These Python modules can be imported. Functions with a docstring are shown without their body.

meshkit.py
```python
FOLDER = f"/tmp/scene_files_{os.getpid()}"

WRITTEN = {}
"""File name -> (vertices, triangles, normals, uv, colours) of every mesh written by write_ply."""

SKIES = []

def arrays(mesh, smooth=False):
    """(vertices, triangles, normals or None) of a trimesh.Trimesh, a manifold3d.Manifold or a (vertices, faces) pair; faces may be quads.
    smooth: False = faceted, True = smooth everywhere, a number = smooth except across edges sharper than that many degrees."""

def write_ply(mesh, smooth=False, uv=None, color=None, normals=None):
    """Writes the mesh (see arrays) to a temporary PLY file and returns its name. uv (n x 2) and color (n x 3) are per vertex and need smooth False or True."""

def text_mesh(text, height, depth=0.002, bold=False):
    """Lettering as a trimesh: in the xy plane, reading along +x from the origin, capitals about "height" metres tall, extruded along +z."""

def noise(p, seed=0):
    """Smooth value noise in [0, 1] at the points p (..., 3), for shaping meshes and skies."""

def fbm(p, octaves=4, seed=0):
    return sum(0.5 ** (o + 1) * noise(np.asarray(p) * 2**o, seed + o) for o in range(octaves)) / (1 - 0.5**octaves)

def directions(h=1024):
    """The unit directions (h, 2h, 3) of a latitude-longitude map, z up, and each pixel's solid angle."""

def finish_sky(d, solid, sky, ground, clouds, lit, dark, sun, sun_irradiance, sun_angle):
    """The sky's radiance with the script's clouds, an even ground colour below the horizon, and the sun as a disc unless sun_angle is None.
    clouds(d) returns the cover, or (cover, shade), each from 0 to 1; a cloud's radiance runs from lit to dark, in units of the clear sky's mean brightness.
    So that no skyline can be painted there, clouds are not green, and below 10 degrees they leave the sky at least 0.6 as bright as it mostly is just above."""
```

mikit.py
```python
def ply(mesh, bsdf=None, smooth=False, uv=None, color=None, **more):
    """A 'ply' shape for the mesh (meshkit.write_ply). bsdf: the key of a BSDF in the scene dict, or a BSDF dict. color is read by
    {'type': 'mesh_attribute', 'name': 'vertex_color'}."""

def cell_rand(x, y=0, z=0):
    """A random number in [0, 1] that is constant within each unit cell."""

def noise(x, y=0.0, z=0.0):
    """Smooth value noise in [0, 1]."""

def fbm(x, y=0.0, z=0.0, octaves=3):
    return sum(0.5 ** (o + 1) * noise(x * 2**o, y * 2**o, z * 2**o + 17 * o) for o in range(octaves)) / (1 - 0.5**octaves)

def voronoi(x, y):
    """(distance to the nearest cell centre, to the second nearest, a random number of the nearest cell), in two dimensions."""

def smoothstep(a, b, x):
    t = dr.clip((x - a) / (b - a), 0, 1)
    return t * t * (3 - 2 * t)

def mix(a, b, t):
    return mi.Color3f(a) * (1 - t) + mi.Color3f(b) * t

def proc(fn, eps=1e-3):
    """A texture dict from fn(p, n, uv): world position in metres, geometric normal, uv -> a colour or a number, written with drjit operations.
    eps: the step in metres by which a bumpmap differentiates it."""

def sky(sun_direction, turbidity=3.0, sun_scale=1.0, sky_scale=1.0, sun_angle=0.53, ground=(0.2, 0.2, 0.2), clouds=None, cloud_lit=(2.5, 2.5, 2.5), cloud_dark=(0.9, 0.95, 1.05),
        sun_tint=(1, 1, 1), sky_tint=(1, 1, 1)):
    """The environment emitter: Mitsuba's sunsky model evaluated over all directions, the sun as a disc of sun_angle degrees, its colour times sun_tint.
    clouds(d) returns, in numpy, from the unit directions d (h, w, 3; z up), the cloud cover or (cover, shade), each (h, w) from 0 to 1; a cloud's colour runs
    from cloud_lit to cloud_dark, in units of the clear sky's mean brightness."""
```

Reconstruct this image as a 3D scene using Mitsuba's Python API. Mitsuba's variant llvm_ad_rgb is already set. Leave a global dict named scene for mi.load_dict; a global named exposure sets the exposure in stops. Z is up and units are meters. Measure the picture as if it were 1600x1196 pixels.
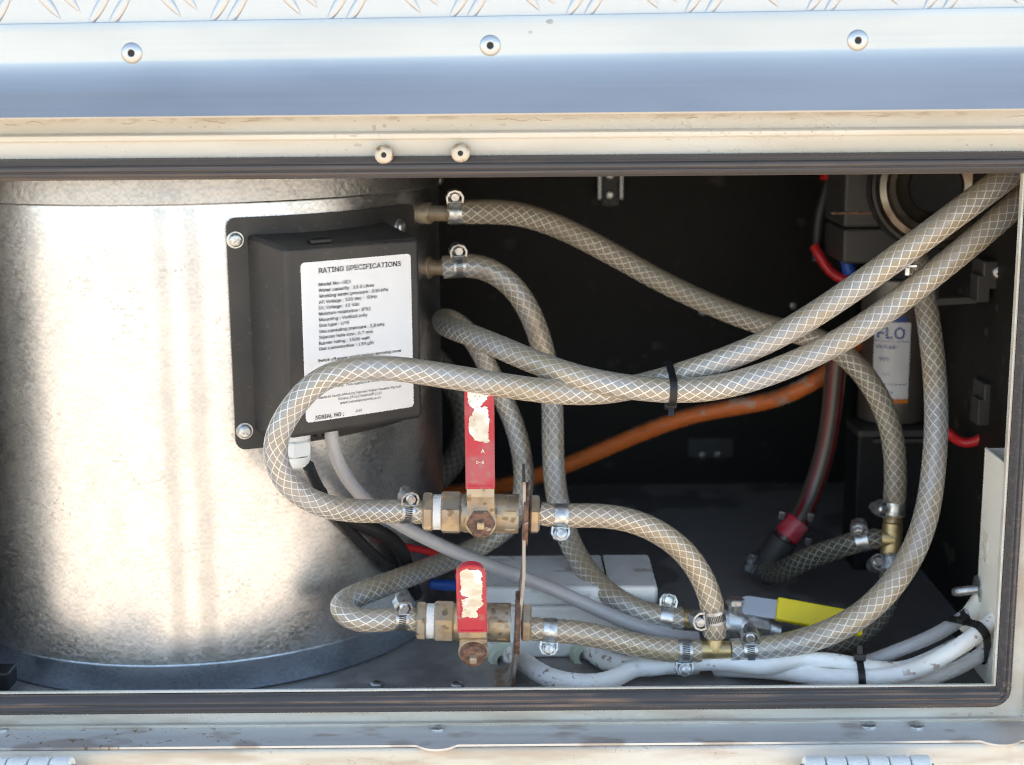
import math
from math import sin, cos, radians, pi
import numpy as np, trimesh, drjit as dr, mitsuba as mi
import mikit, meshkit
from mikit import fbm, noise, voronoi, smoothstep, mix, cell_rand
from scipy.interpolate import CubicSpline
import manifold3d
from shapely.geometry import Polygon, LineString, Point
from shapely import affinity
T = mi.ScalarTransform4f
rng = np.random.default_rng(7)
scene, labels = {}, {}
# ------------------------------------------------------------------ camera, sky, exposure
PITCH, ROLL, FPX = radians(11.4), 0.008, 2381.0
CAM = np.array([0, -1.0, 0.40])
FWD = np.array([0, cos(PITCH), -sin(PITCH)])
UP = np.array([0, sin(PITCH), cos(PITCH)]) + ROLL * np.array([1.0, 0, 0])
UP /= np.linalg.norm(UP)
RIGHT = np.cross(FWD, UP)
scene['camera'] = {'type': 'thinlens', 'fov': 2 * math.degrees(math.atan(800 / FPX)), 'fov_axis': 'x',
                   'to_world': T().look_at(origin=CAM.tolist(), target=(CAM + FWD).tolist(), up=UP.tolist()),
                   'aperture_radius': 0.0036, 'focus_distance': 1.03, 'near_clip': 0.01, 'far_clip': 100.0}
scene['sky'] = mikit.sky((0.30, 0.62, 0.80), turbidity=3, ground=(0.37, 0.335, 0.295), sky_scale=1.0, sun_scale=1.0, sky_tint=(1.14, 1.03, 0.86),
                         clouds=lambda d: 0.22 * meshkit.fbm(d * np.array([3.0, 3.0, 6.0]) + 5, 4, 3) + 0.04, cloud_lit=(1.9, 1.85, 1.75))
exposure = 3.5


def at(px, py, y=None, z=None):
    """the point on the plane y (or z) that stands at this place of the photograph"""
    d = FWD + (px - 800) / FPX * RIGHT + (598 - py) / FPX * UP
    t = (y - CAM[1]) / d[1] if y is not None else (z - CAM[2]) / d[2]
    return CAM + t * d


def on_plane(px, py, o, n):
    d = FWD + (px - 800) / FPX * RIGHT + (598 - py) / FPX * UP
    return CAM + d * (np.dot(np.asarray(o) - CAM, n) / np.dot(d, n))


def proj(q):
    v = np.asarray(q) - CAM
    w = v @ FWD
    return np.stack([800 + FPX * (v @ RIGHT) / w, 598 - FPX * (v @ UP) / w], -1)


# ------------------------------------------------------------------ materials
def tex(fn, eps=1e-3): return mikit.proc(fn, eps)
def rgb(c): return {'type': 'rgb', 'value': list(c) if not np.isscalar(c) else [c] * 3}


def pm(name, base, rough=0.5, metal=0.0, bump=None, bs=1.0, eps=4e-4, **kw):
    d = {'type': 'principled', 'base_color': tex(base) if callable(base) else rgb(base),
         'roughness': tex(rough) if callable(rough) else rough, 'metallic': metal, **kw}
    if bump is not None:
        d = {'type': 'bumpmap', 'arbitrary': tex(bump, eps), 'scale': bs, 'bsdf': d}
    scene[name] = {'type': 'twosided', 'bsdf': d}
    return name


def f_cream(p, n, uv):
    g = fbm(p.x * 9, p.y * 9, p.z * 60, 3)
    c = mix((0.605, 0.570, 0.49), (0.68, 0.66, 0.605), smoothstep(0.3, 0.7, g))
    # thin cracks and runs of red dust along the rail and in the grooves
    wob = (fbm(p.x * 130, 3.1, p.y * 30, 4) - 0.5) * 0.012
    ln = 1 - smoothstep(0.00008, 0.00045, dr.abs(p.z - 0.3722 - wob * 0.35))
    ln = ln * smoothstep(0.52, 0.68, noise(p.x * 33, 7.7)) * smoothstep(0.35, 0.6, noise(p.x * 210, 1.7))
    v = fbm(p.x * 90, p.y * 90, p.z * 160, 3)
    cr = (1 - smoothstep(0.0, 0.012, dr.abs(v - 0.5))) * smoothstep(0.56, 0.72, fbm(p.x * 14, 2.0, p.z * 30, 2)) * 0.40
    sp = smoothstep(0.80, 0.86, noise(p.x * 320, p.y * 320, p.z * 320)) * smoothstep(0.6, 0.85, noise(p.x * 20, p.y * 20, p.z * 40)) * 0.35
    low = smoothstep(-0.030, -0.046, p.z) * smoothstep(0.4, 0.8, fbm(p.x * 25, p.y * 200, p.z * 120, 3)) * 0.45
    dirt = dr.clip(ln * 0.6 + smoothstep(0.3705, 0.3745, p.z) * smoothstep(0.376, 0.374, p.z) * smoothstep(0.45, 0.75, fbm(p.x * 120, 2.2, p.z * 300, 3)) * 0.35 + cr + sp + low, 0, 1)
    c = mix(c, (0.30, 0.19, 0.11), dirt)
    side = smoothstep(0.325, 0.345, p.x) * smoothstep(0.45, 0.75, fbm(p.x * 60, p.y * 60, p.z * 18, 3)) * 0.5
    return mix(c, (0.42, 0.28, 0.18), side)


def f_galv(p, n, uv):
    s = fbm(p.x * 520, p.y * 520, p.z * 520, 3)
    b = fbm(p.x * 60, p.y * 60, p.z * 34, 4)
    c = mix((0.64, 0.655, 0.675), (0.86, 0.865, 0.87), smoothstep(0.28, 0.66, s * 0.6 + b * 0.4))
    d = smoothstep(0.72, 0.80, noise(p.x * 420, p.y * 420, p.z * 420)) * smoothstep(0.45, 0.8, fbm(p.x * 30, p.y * 30, p.z * 30, 2))
    c = mix(c, (0.40, 0.39, 0.37), d * 0.55)
    # two soft grey bands: dark reflections painted into the sheet colour
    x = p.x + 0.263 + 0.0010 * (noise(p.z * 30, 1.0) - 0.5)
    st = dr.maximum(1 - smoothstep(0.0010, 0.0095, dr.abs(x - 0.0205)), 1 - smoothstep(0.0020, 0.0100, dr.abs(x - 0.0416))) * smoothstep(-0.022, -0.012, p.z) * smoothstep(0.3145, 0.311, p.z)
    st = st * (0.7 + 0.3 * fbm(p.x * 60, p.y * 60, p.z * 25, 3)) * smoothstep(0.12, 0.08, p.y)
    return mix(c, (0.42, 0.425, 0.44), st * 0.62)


def f_galv_r(p, n, uv):
    return 0.13 + 0.30 * fbm(p.x * 480, p.y * 480, p.z * 480, 3) + 0.10 * fbm(p.x * 14, p.y * 14, p.z * 14, 2)


def f_galv_b(p, n, uv): return fbm(p.x * 300, p.y * 300, p.z * 220, 3)


def f_alu(p, n, uv):
    s = fbm(p.x * 6, p.y * 300, p.z * 420, 3)
    m = fbm(p.x * 9, p.y * 9, p.z * 25, 3)
    sp = smoothstep(0.83, 0.87, noise(p.x * 150, p.y * 150, p.z * 150)) * smoothstep(0.62, 0.7, noise(p.x * 11, 3.3, p.z * 11))
    return mix(mix((0.50, 0.505, 0.505), (0.58, 0.58, 0.57), smoothstep(0.3, 0.7, 0.2 * s + 0.8 * m)), (0.20, 0.17, 0.14), sp)


def f_alu_b(p, n, uv): return fbm(p.x * 10, p.y * 10, p.z * 14, 2) * 0.6 + noise(p.x * 14, p.y * 500, p.z * 500) * 0.004


def hose_fn(clear, wall, thread, dust, dust_col=(0.30, 0.245, 0.185), N=9.0, L=0.0086, vis=1.0):
    def f(p, n, uv):
        w = 0.22 * (noise(uv.x * 9, uv.y * 60) - 0.5) + 0.9 * (noise(uv.y * 16, 4.0) - 0.5)
        a, b = uv.x * N + uv.y / L + w, uv.x * N - uv.y / L + w * 0.7
        a, b = dr.abs(a - dr.floor(a) - 0.5), dr.abs(b - dr.floor(b) - 0.5)
        ln = dr.maximum(smoothstep(0.395, 0.460, a), smoothstep(0.395, 0.460, b) * 0.85)
        ln = ln * (0.45 + 0.55 * noise(uv.x * 6, uv.y * 30)) * vis
        c = mix(wall, clear, smoothstep(0.25, 0.75, fbm(uv.x * 4, uv.y * 30, 1.0, 3)))
        c = mix(c, thread, ln)
        d = smoothstep(0.2, 0.9, n.z + 0.4 * (fbm(p.x * 60, p.y * 60, p.z * 60, 3) - 0.5)) * dust
        sm = smoothstep(0.60, 0.80, fbm(p.x * 45 + 5, p.y * 45, p.z * 45, 3)) * 0.45
        return mix(mix(c, dust_col, d), (0.19, 0.14, 0.095), sm)
    return f


def hose_bump(p, n, uv):
    N, L = 9.0, 0.0086
    a, b = uv.x * N + uv.y / L, uv.x * N - uv.y / L
    a, b = dr.abs(a - dr.floor(a) - 0.5), dr.abs(b - dr.floor(b) - 0.5)
    return dr.maximum(smoothstep(0.3, 0.45, a), smoothstep(0.3, 0.45, b)) * 0.00010


def f_brass(p, n, uv):
    g = fbm(p.x * 110, p.y * 110, p.z * 110, 3)
    c = mix((0.56, 0.42, 0.25), (0.40, 0.31, 0.22), smoothstep(0.35, 0.6, g))
    w = smoothstep(0.38, 0.62, fbm(p.x * 70 + 3, p.y * 70, p.z * 70, 3))
    c = mix(c, (0.46, 0.42, 0.35), w * 0.75)
    return mix(c, (0.16, 0.11, 0.07), smoothstep(0.62, 0.78, fbm(p.x * 200, p.y * 200 + 9, p.z * 200, 2)) * 0.7)


def f_rust(p, n, uv):
    g = fbm(p.x * 160, p.y * 160, p.z * 160, 3)
    return mix((0.22, 0.115, 0.075), mix((0.10, 0.06, 0.045), (0.48, 0.36, 0.28), smoothstep(0.6, 0.8, g)), smoothstep(0.3, 0.7, fbm(p.x * 300, p.y * 300, p.z * 300, 2)))


def f_zinc(p, n, uv):
    return mix((0.42, 0.43, 0.43), (0.74, 0.75, 0.75), smoothstep(0.25, 0.7, fbm(p.x * 330, p.y * 260, p.z * 260, 3)))


def f_plate(p, n, uv):
    g = fbm(p.x * 90, p.y * 90, p.z * 90, 3)
    return mix((0.42, 0.39, 0.36), (0.26, 0.17, 0.115), smoothstep(0.42, 0.70, g))


def f_red(p, n, uv):
    g = fbm(p.x * 70, p.y * 70, p.z * 70, 3)
    c = mix((0.46, 0.030, 0.050), (0.42, 0.085, 0.105), smoothstep(0.4, 0.7, g))
    return mix(c, (0.34, 0.20, 0.17), smoothstep(0.6, 0.78, fbm(p.x * 180, p.y * 180, p.z * 180, 3)) * 0.5)


def f_sticker(p, n, uv):
    g = fbm(p.x * 220, p.y * 220, p.z * 220, 3)
    return mix(mix(mix((0.70, 0.655, 0.55), (0.60, 0.52, 0.40), smoothstep(0.4, 0.75, g)), (0.80, 0.79, 0.77), smoothstep(0.50, 0.60, fbm(p.x * 90 + 4, p.y * 90, p.z * 60, 3))), (0.30, 0.22, 0.15), smoothstep(0.70, 0.80, fbm(p.x * 420, p.y * 300, p.z * 300, 3)) * 0.7)


def f_wall(p, n, uv):
    g = fbm(p.x * 12, p.y * 12, p.z * 12, 4)
    s = smoothstep(0.68, 0.8, fbm(p.x * 45, p.y * 45, p.z * 45, 3))
    return mix(mix((0.012, 0.0115, 0.0105), (0.022, 0.020, 0.017), g), (0.075, 0.065, 0.052), s * 0.6)


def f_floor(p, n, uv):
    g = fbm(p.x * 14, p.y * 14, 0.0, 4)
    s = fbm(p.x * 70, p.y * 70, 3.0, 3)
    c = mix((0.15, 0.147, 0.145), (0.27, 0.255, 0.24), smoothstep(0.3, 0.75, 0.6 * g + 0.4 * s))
    c = mix(c, (0.31, 0.295, 0.285), smoothstep(0.10, 0.25, p.y) * 0.75)  # paler towards the back, painted in where little light reaches
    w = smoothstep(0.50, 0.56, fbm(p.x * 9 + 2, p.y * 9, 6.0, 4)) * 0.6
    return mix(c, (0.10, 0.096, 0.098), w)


def f_white(p, n, uv):
    c = mix((0.86, 0.86, 0.85), (0.90, 0.90, 0.89), fbm(p.x * 30, p.y * 30, p.z * 30, 2))
    d = smoothstep(0.2, 0.9, n.z) * (0.05 + 0.40 * fbm(p.x * 40, p.y * 40, p.z * 40, 3))
    e = smoothstep(0.62, 0.78, fbm(p.x * 70, p.y * 70, p.z * 70, 3)) * 0.45
    return mix(c, (0.33, 0.27, 0.21), dr.clip(d + e, 0, 1))


def f_cable(p, n, uv):
    g = fbm(p.x * 55, p.y * 55, p.z * 55, 3)
    c = mix((0.88, 0.88, 0.87), (0.80, 0.77, 0.72), smoothstep(0.35, 0.7, g))
    m = smoothstep(0.60, 0.72, fbm(p.x * 210, p.y * 210, p.z * 210, 3)) * smoothstep(0.45, 0.6, fbm(p.x * 40, p.y * 40, p.z * 40, 2))
    return mix(c, (0.24, 0.15, 0.10), m * 0.75)


def f_orange(p, n, uv):
    m = smoothstep(0.55, 0.7, fbm(p.x * 50, p.y * 50, p.z * 50, 3))
    w = smoothstep(0.08, 0.16, p.x) * smoothstep(0.56, 0.66, fbm(p.x * 70, p.y * 70 + 4, p.z * 90, 3))
    c = mix((0.62, 0.145, 0.028), (0.38, 0.10, 0.035), m * 0.7)
    c = mix(c, (0.12, 0.08, 0.06), smoothstep(0.5, 0.95, n.z) * 0.7)
    return mix(c, (0.46, 0.37, 0.29), w * 0.55)


def f_stripe(p, n, uv):   # clear hose with red lines along it
    a = dr.abs(uv.x * 5 - dr.floor(uv.x * 5) - 0.5)
    return mix((0.075, 0.06, 0.052), (0.14, 0.009, 0.013), smoothstep(0.30, 0.36, a))


def f_rubber(p, n, uv):
    s = fbm(p.x * 5, p.y * 500, p.z * 600, 3)
    q = fbm(p.x * 30, p.y * 200, p.z * 200, 3)
    low = smoothstep(0.0, -0.02, p.z)
    c = mix((0.055, 0.053, 0.058), (0.095, 0.090, 0.092), s)
    return mix(c, (0.30, 0.20, 0.14), smoothstep(0.50, 0.72, 0.6 * s + 0.4 * q) * (0.18 + 0.55 * low))


def f_bplastic(p, n, uv):
    d = smoothstep(0.3, 0.75, fbm(p.x * 26, p.y * 26, p.z * 14, 4))
    c = mix((0.030, 0.030, 0.031), (0.050, 0.046, 0.043), d)
    return mix(c, (0.14, 0.125, 0.11), smoothstep(0.70, 0.85, fbm(p.x * 260, p.y * 260, p.z * 260, 2)) * 0.2 + smoothstep(0.5, 0.95, n.z) * 0.35)


def f_grain(p, n, uv): return noise(p.x * 1300, p.y * 1300, p.z * 1300) * 0.00016


def f_bronze(p, n, uv):
    return mix((0.26, 0.225, 0.175), (0.13, 0.10, 0.075), smoothstep(0.35, 0.65, fbm(p.x * 50, p.y * 50, p.z * 50, 3)))


def f_sill(p, n, uv):
    s = fbm(p.x * 8, p.y * 160, 0.0, 3)
    c = mix((0.56, 0.565, 0.57), (0.70, 0.70, 0.70), s)
    d = smoothstep(0.58, 0.75, fbm(p.x * 30, p.y * 60, 5.0, 3)) * 0.5 + smoothstep(0.32, 0.345, p.x) * 0.5
    sp = smoothstep(0.86, 0.90, noise(p.x * 330, p.y * 330)) * smoothstep(-0.1, -0.25, p.x)
    return mix(c, (0.26, 0.17, 0.11), dr.clip(d + sp * 0.6, 0, 1))


pm('m_cream', f_cream, 0.42, specular=0.4)
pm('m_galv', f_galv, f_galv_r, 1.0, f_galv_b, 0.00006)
pm('m_galv_base_sky_tint', lambda p, n, uv: f_galv(p, n, uv) * mi.Color3f(0.84, 0.94, 1.08), 0.30, 1.0, f_galv_b, 0.00006)  # blue tint in the colour stands for sky reflected in the base band
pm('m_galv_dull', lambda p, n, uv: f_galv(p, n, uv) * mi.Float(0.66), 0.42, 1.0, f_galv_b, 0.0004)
pm('m_alu', f_alu, 0.36, 1.0, f_alu_b, 0.0004)
pm('m_tread', (0.60, 0.60, 0.60), 0.40, 0.9)
pm('m_rivet', (0.66, 0.67, 0.68), 0.40, 1.0)
pm('m_rubber', f_rubber, 0.5, specular=0.4)
pm('m_bplastic', f_bplastic, 0.40, 0.0, f_grain, 1.0, specular=0.45)
pm('m_black', (0.016, 0.016, 0.017), 0.4, specular=0.4)
pm('m_label', (0.84, 0.845, 0.86), 0.35)
pm('m_ink', (0.004, 0.004, 0.006), 0.6)
pm('m_zinc', f_zinc, 0.36, 0.9)
pm('m_steel_dull', (0.40, 0.41, 0.42), 0.38, 1.0)
pm('m_brass', f_brass, 0.46, 0.6)
pm('m_brass_clean', lambda p, n, uv: mix((0.62, 0.47, 0.24), (0.45, 0.34, 0.19), smoothstep(0.4, 0.7, fbm(p.x * 150, p.y * 150, p.z * 150, 3))), 0.40, 0.8)
pm('m_rust', f_rust, 0.75)
pm('m_plate', f_plate, 0.45, 0.7)
pm('m_red', f_red, 0.33, specular=0.5)
pm('m_sticker', f_sticker, 0.7)
pm('m_wall', f_wall, 0.55, specular=0.25)
pm('m_floor', f_floor, 0.42, specular=0.5)
pm('m_white', f_white, 0.42)
pm('m_white_clean', (0.74, 0.76, 0.76), 0.35)
pm('m_cable', f_cable, 0.40)
pm('m_grey_cable', (0.46, 0.445, 0.45), 0.34)
pm('m_orange', f_orange, 0.5)
pm('m_stripe', f_stripe, 0.25)
pm('m_red_wire', (0.55, 0.02, 0.025), 0.35)
pm('m_blue', (0.02, 0.09, 0.42), 0.35)
pm('m_yellow', (0.74, 0.58, 0.01), 0.38)
pm('m_ptfe', (0.80, 0.80, 0.80), 0.55)
pm('m_pump', (0.19, 0.165, 0.145), 0.38, 0.6)
pm('m_bronze', f_bronze, 0.26, 0.9)
pm('m_dark_grey', (0.05, 0.048, 0.046), 0.5)
pm('m_label_orange', (0.75, 0.22, 0.03), 0.4)
pm('m_label_blue', (0.05, 0.09, 0.32), 0.4)
pm('m_sill', f_sill, 0.34, 0.35)
pm('m_body', (0.82, 0.78, 0.68), 0.5)
pm('m_gland', (0.55, 0.60, 0.50), 0.4)
pm('m_green', (0.03, 0.07, 0.02), 0.6)
TH = (0.76, 0.74, 0.68)
H = dict(bump=None)
pm('m_hose', hose_fn((0.255, 0.255, 0.26), (0.285, 0.23, 0.155), TH, 0.66, (0.345, 0.275, 0.185)), 0.2, 0.0, hose_bump, 1.0, 2.5e-4, specular=0.9, clearcoat=1.0, clearcoat_gloss=0.95, sheen=0.7, sheen_tint=0.5)
pm('m_hose_warm', hose_fn((0.26, 0.21, 0.155), (0.30, 0.225, 0.14), (0.78, 0.72, 0.60), 0.5), 0.2, 0.0, hose_bump, 1.0, 2.5e-4, specular=0.9, clearcoat=1.0, clearcoat_gloss=0.95, sheen=0.7, sheen_tint=0.5)
pm('m_hose_dusty', hose_fn((0.21, 0.185, 0.15), (0.24, 0.20, 0.15), (0.74, 0.70, 0.60), 1.0, (0.29, 0.23, 0.165)), 0.3, 0.0, hose_bump, 1.0, 2.5e-4, specular=0.4)
pm('m_hose_pale', hose_fn((0.37, 0.345, 0.27), (0.42, 0.38, 0.28), (0.80, 0.77, 0.66), 0.25, (0.40, 0.36, 0.29)), 0.22, 0.0, hose_bump, 1.0, 2.5e-4, specular=0.9, clearcoat=1.0, clearcoat_gloss=0.95, sheen=0.7, sheen_tint=0.5)
pm('m_hose_dark', hose_fn((0.09, 0.09, 0.085), (0.12, 0.105, 0.085), (0.42, 0.40, 0.35), 0.5, (0.15, 0.12, 0.09)), 0.3, specular=0.4)
pm('m_hose_green', hose_fn((0.055, 0.055, 0.045), (0.10, 0.085, 0.06), (0.40, 0.40, 0.34), 0.4, (0.14, 0.11, 0.085)), 0.3, specular=0.4)


# ------------------------------------------------------------------ mesh helpers
def obj(key, mesh, mat, smooth=False, uv=None, label=None, cat=None, group=None, kind=None):
    if key in scene:
        k = 1
        while f'{key}_{k:03d}' in scene: k += 1
        key = f'{key}_{k:03d}'
    scene[key] = mikit.ply(mesh, mat, smooth=smooth, uv=uv)
    tag(key, label, cat, group, kind)
    return key


def tag(key, label=None, cat=None, group=None, kind=None):
    d = {k: v for k, v in dict(label=label, category=cat, group=group, kind=kind).items() if v}
    if d: labels[key] = d


def name(base):
    """a free key for a thing whose parts follow"""
    used = set(k.split('__')[0] for k in scene) | set(labels)
    if base not in used: return base
    k = 1
    while f'{base}_{k:03d}' in used: k += 1
    return f'{base}_{k:03d}'


def cat(*ms): return trimesh.util.concatenate([m for m in ms if m is not None])
def nrm(v): v = np.asarray(v, float); return v / np.linalg.norm(v)


def frame(o, z, x=None):
    z = nrm(z)
    x = np.array([1.0, 0, 0]) if x is None else np.asarray(x, float)
    x = x - z * (x @ z)
    if np.linalg.norm(x) < 1e-6: x = np.cross([0, 1.0, 0], z)
    x = nrm(x)
    M = np.eye(4)
    M[:3, 0], M[:3, 1], M[:3, 2], M[:3, 3] = x, np.cross(z, x), z, o
    return M


def put(mesh, M):
    m = mesh.copy(); m.apply_transform(M); return m


def rbox(sx, sy, sz, r=0.001, c=(0, 0, 0), sub=1):
    """box of these full sizes with rounded edges"""
    s = trimesh.creation.icosphere(subdivisions=sub, radius=r).vertices
    h = np.array([sx, sy, sz]) / 2 - r
    v = np.vstack([s + np.array([a, b, d]) * h for a in (-1, 1) for b in (-1, 1) for d in (-1, 1)])
    m = trimesh.convex.convex_hull(v)
    m.apply_translation(c)
    return m


def hull_pts(pts, r, sub=1):
    s = trimesh.creation.icosphere(subdivisions=sub, radius=r).vertices
    return trimesh.convex.convex_hull(np.vstack([s + np.asarray(p) for p in pts]))


def lathe(prof, n=32):
    """profile of (radius, height) turned round z"""
    prof = np.asarray(prof, float)
    a = np.arange(n) * 2 * pi / n
    v = np.stack([prof[:, 0:1] * np.cos(a), prof[:, 0:1] * np.sin(a), np.repeat(prof[:, 1:2], n, 1)], -1).reshape(-1, 3)
    i, j = np.meshgrid(np.arange(len(prof) - 1), np.arange(n), indexing='ij')
    q = np.stack([i * n + j, i * n + (j + 1) % n, (i + 1) * n + (j + 1) % n, (i + 1) * n + j], -1).reshape(-1, 4)
    f = np.vstack([q[:, [0, 1, 2]], q[:, [0, 2, 3]]])
    m = trimesh.Trimesh(v, f, process=True)
    m.update_faces(m.nondegenerate_faces())
    return m


def hexprism(rc, l, ch=0.0012):
    m = lathe([(0, 0), (rc - ch * 1.3, 0), (rc, ch), (rc, l - ch), (rc - ch * 1.3, l), (0, l)], 6)
    return m


def cyl(p0, p1, r, n=24, ch=0.0004):
    p0, p1 = np.asarray(p0, float), np.asarray(p1, float)
    l = np.linalg.norm(p1 - p0)
    return put(lathe([(0, 0), (r - ch, 0), (r, ch), (r, l - ch), (r - ch, l), (0, l)], n), frame(p0, p1 - p0))


def spline(pts, step=0.003):
    pts = np.asarray(pts, float)
    t = np.concatenate([[0], np.cumsum(np.linalg.norm(np.diff(pts[:, :3], axis=0), axis=1) ** 0.75)])
    cs = CubicSpline(t, pts)
    fine = cs(np.linspace(0, t[-1], 2000))
    s = np.concatenate([[0], np.cumsum(np.linalg.norm(np.diff(fine[:, :3], axis=0), axis=1))])
    n = max(6, int(s[-1] / step))
    q = np.linspace(0, s[-1], n)
    return np.stack([np.interp(q, s, fine[:, k]) for k in range(pts.shape[1])], 1)


def sweep(path, rad, sides=36, caps=True, scale=None):
    """a tube round the path; returns mesh and uv (u round it, v metres along it)"""
    p = path[:, :3]
    t = np.gradient(p, axis=0); t /= np.linalg.norm(t, axis=1, keepdims=True)
    rad = np.broadcast_to(rad, (len(p),))
    a0 = np.array([0, 1.0, 0]) - t[0] * t[0][1]
    if np.linalg.norm(a0) < 0.2: a0 = np.array([0, 0, -1.0]) - t[0] * -t[0][2]
    A = [nrm(a0)]
    for k in range(1, len(p)):
        a = A[-1] - t[k] * (A[-1] @ t[k]); A.append(nrm(a))
    A = np.array(A); B = np.cross(t, A)
    ang = np.linspace(0, 2 * pi, sides + 1)
    v = p[:, None] + rad[:, None, None] * (np.cos(ang)[None, :, None] * A[:, None] + np.sin(ang)[None, :, None] * B[:, None])
    s = np.concatenate([[0], np.cumsum(np.linalg.norm(np.diff(p, axis=0), axis=1))])
    uv = np.stack(np.broadcast_arrays(np.linspace(0, 1, sides + 1)[None], s[:, None]), -1).reshape(-1, 2)
    n = sides + 1
    i, j = np.meshgrid(np.arange(len(p) - 1), np.arange(sides), indexing='ij')
    q = np.stack([i * n + j, i * n + j + 1, (i + 1) * n + j + 1, (i + 1) * n + j], -1).reshape(-1, 4)
    f = np.vstack([q[:, [0, 1, 2]], q[:, [0, 2, 3]]])
    V = v.reshape(-1, 3)
    if caps:
        for e, row, flip in ((0, 0, True), (1, len(p) - 1, False)):
            ring = V[row * n: row * n + n]
            b = len(V)
            V = np.vstack([V, ring, p[row][None]]); uv = np.vstack([uv, np.zeros((n + 1, 2))])
            ff = np.array([[b + j, b + j + 1, b + n] for j in range(sides)])
            f = np.vstack([f, ff[:, ::-1] if flip else ff])
    return trimesh.Trimesh(V, f, process=False), uv


HOSES = {}
CLAMPED = [(714, 332), (716, 417), (632, 801), (622, 970), (875, 806), (857, 985), (1071, 1016), (1174, 1015), (1116, 966), (1041, 962), (1397, 795), (1346, 845), (1391, 886)]


def tube_thing(key, pts, r, mat, label, catg, group=None, step=0.003, sides=36, part=None):
    """pts: (px, py, y) or (px, py, y, radius)"""
    P = np.array([np.r_[at(q[0], q[1], q[2]), q[3] if len(q) > 3 else r] for q in pts])
    path = spline(P, step)
    if group:                     # the clamps bite into the hose
        q = proj(path[:, :3])
        for cx, cy in CLAMPED:
            i = int(np.argmin((q[:, 0] - cx) ** 2 + (q[:, 1] - cy) ** 2))
            if np.hypot(q[i, 0] - cx, q[i, 1] - cy) < 9 and abs(path[i, 1] - P[:, 1]).min() < 0.03:
                ds = np.linalg.norm(path[:, :3] - path[i, :3], axis=1)
                path[:, 3] *= 1 - 0.10 * np.exp(-(ds / 0.0062) ** 4) + 0.03 * np.exp(-((ds - 0.0095) / 0.003) ** 2)
    m, uv = sweep(path, path[:, 3], sides)
    k = name(key) if part is None else key
    k = obj(k, m, mat, True, uv, label, catg, group)
    HOSES[k] = path
    return k


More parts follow.
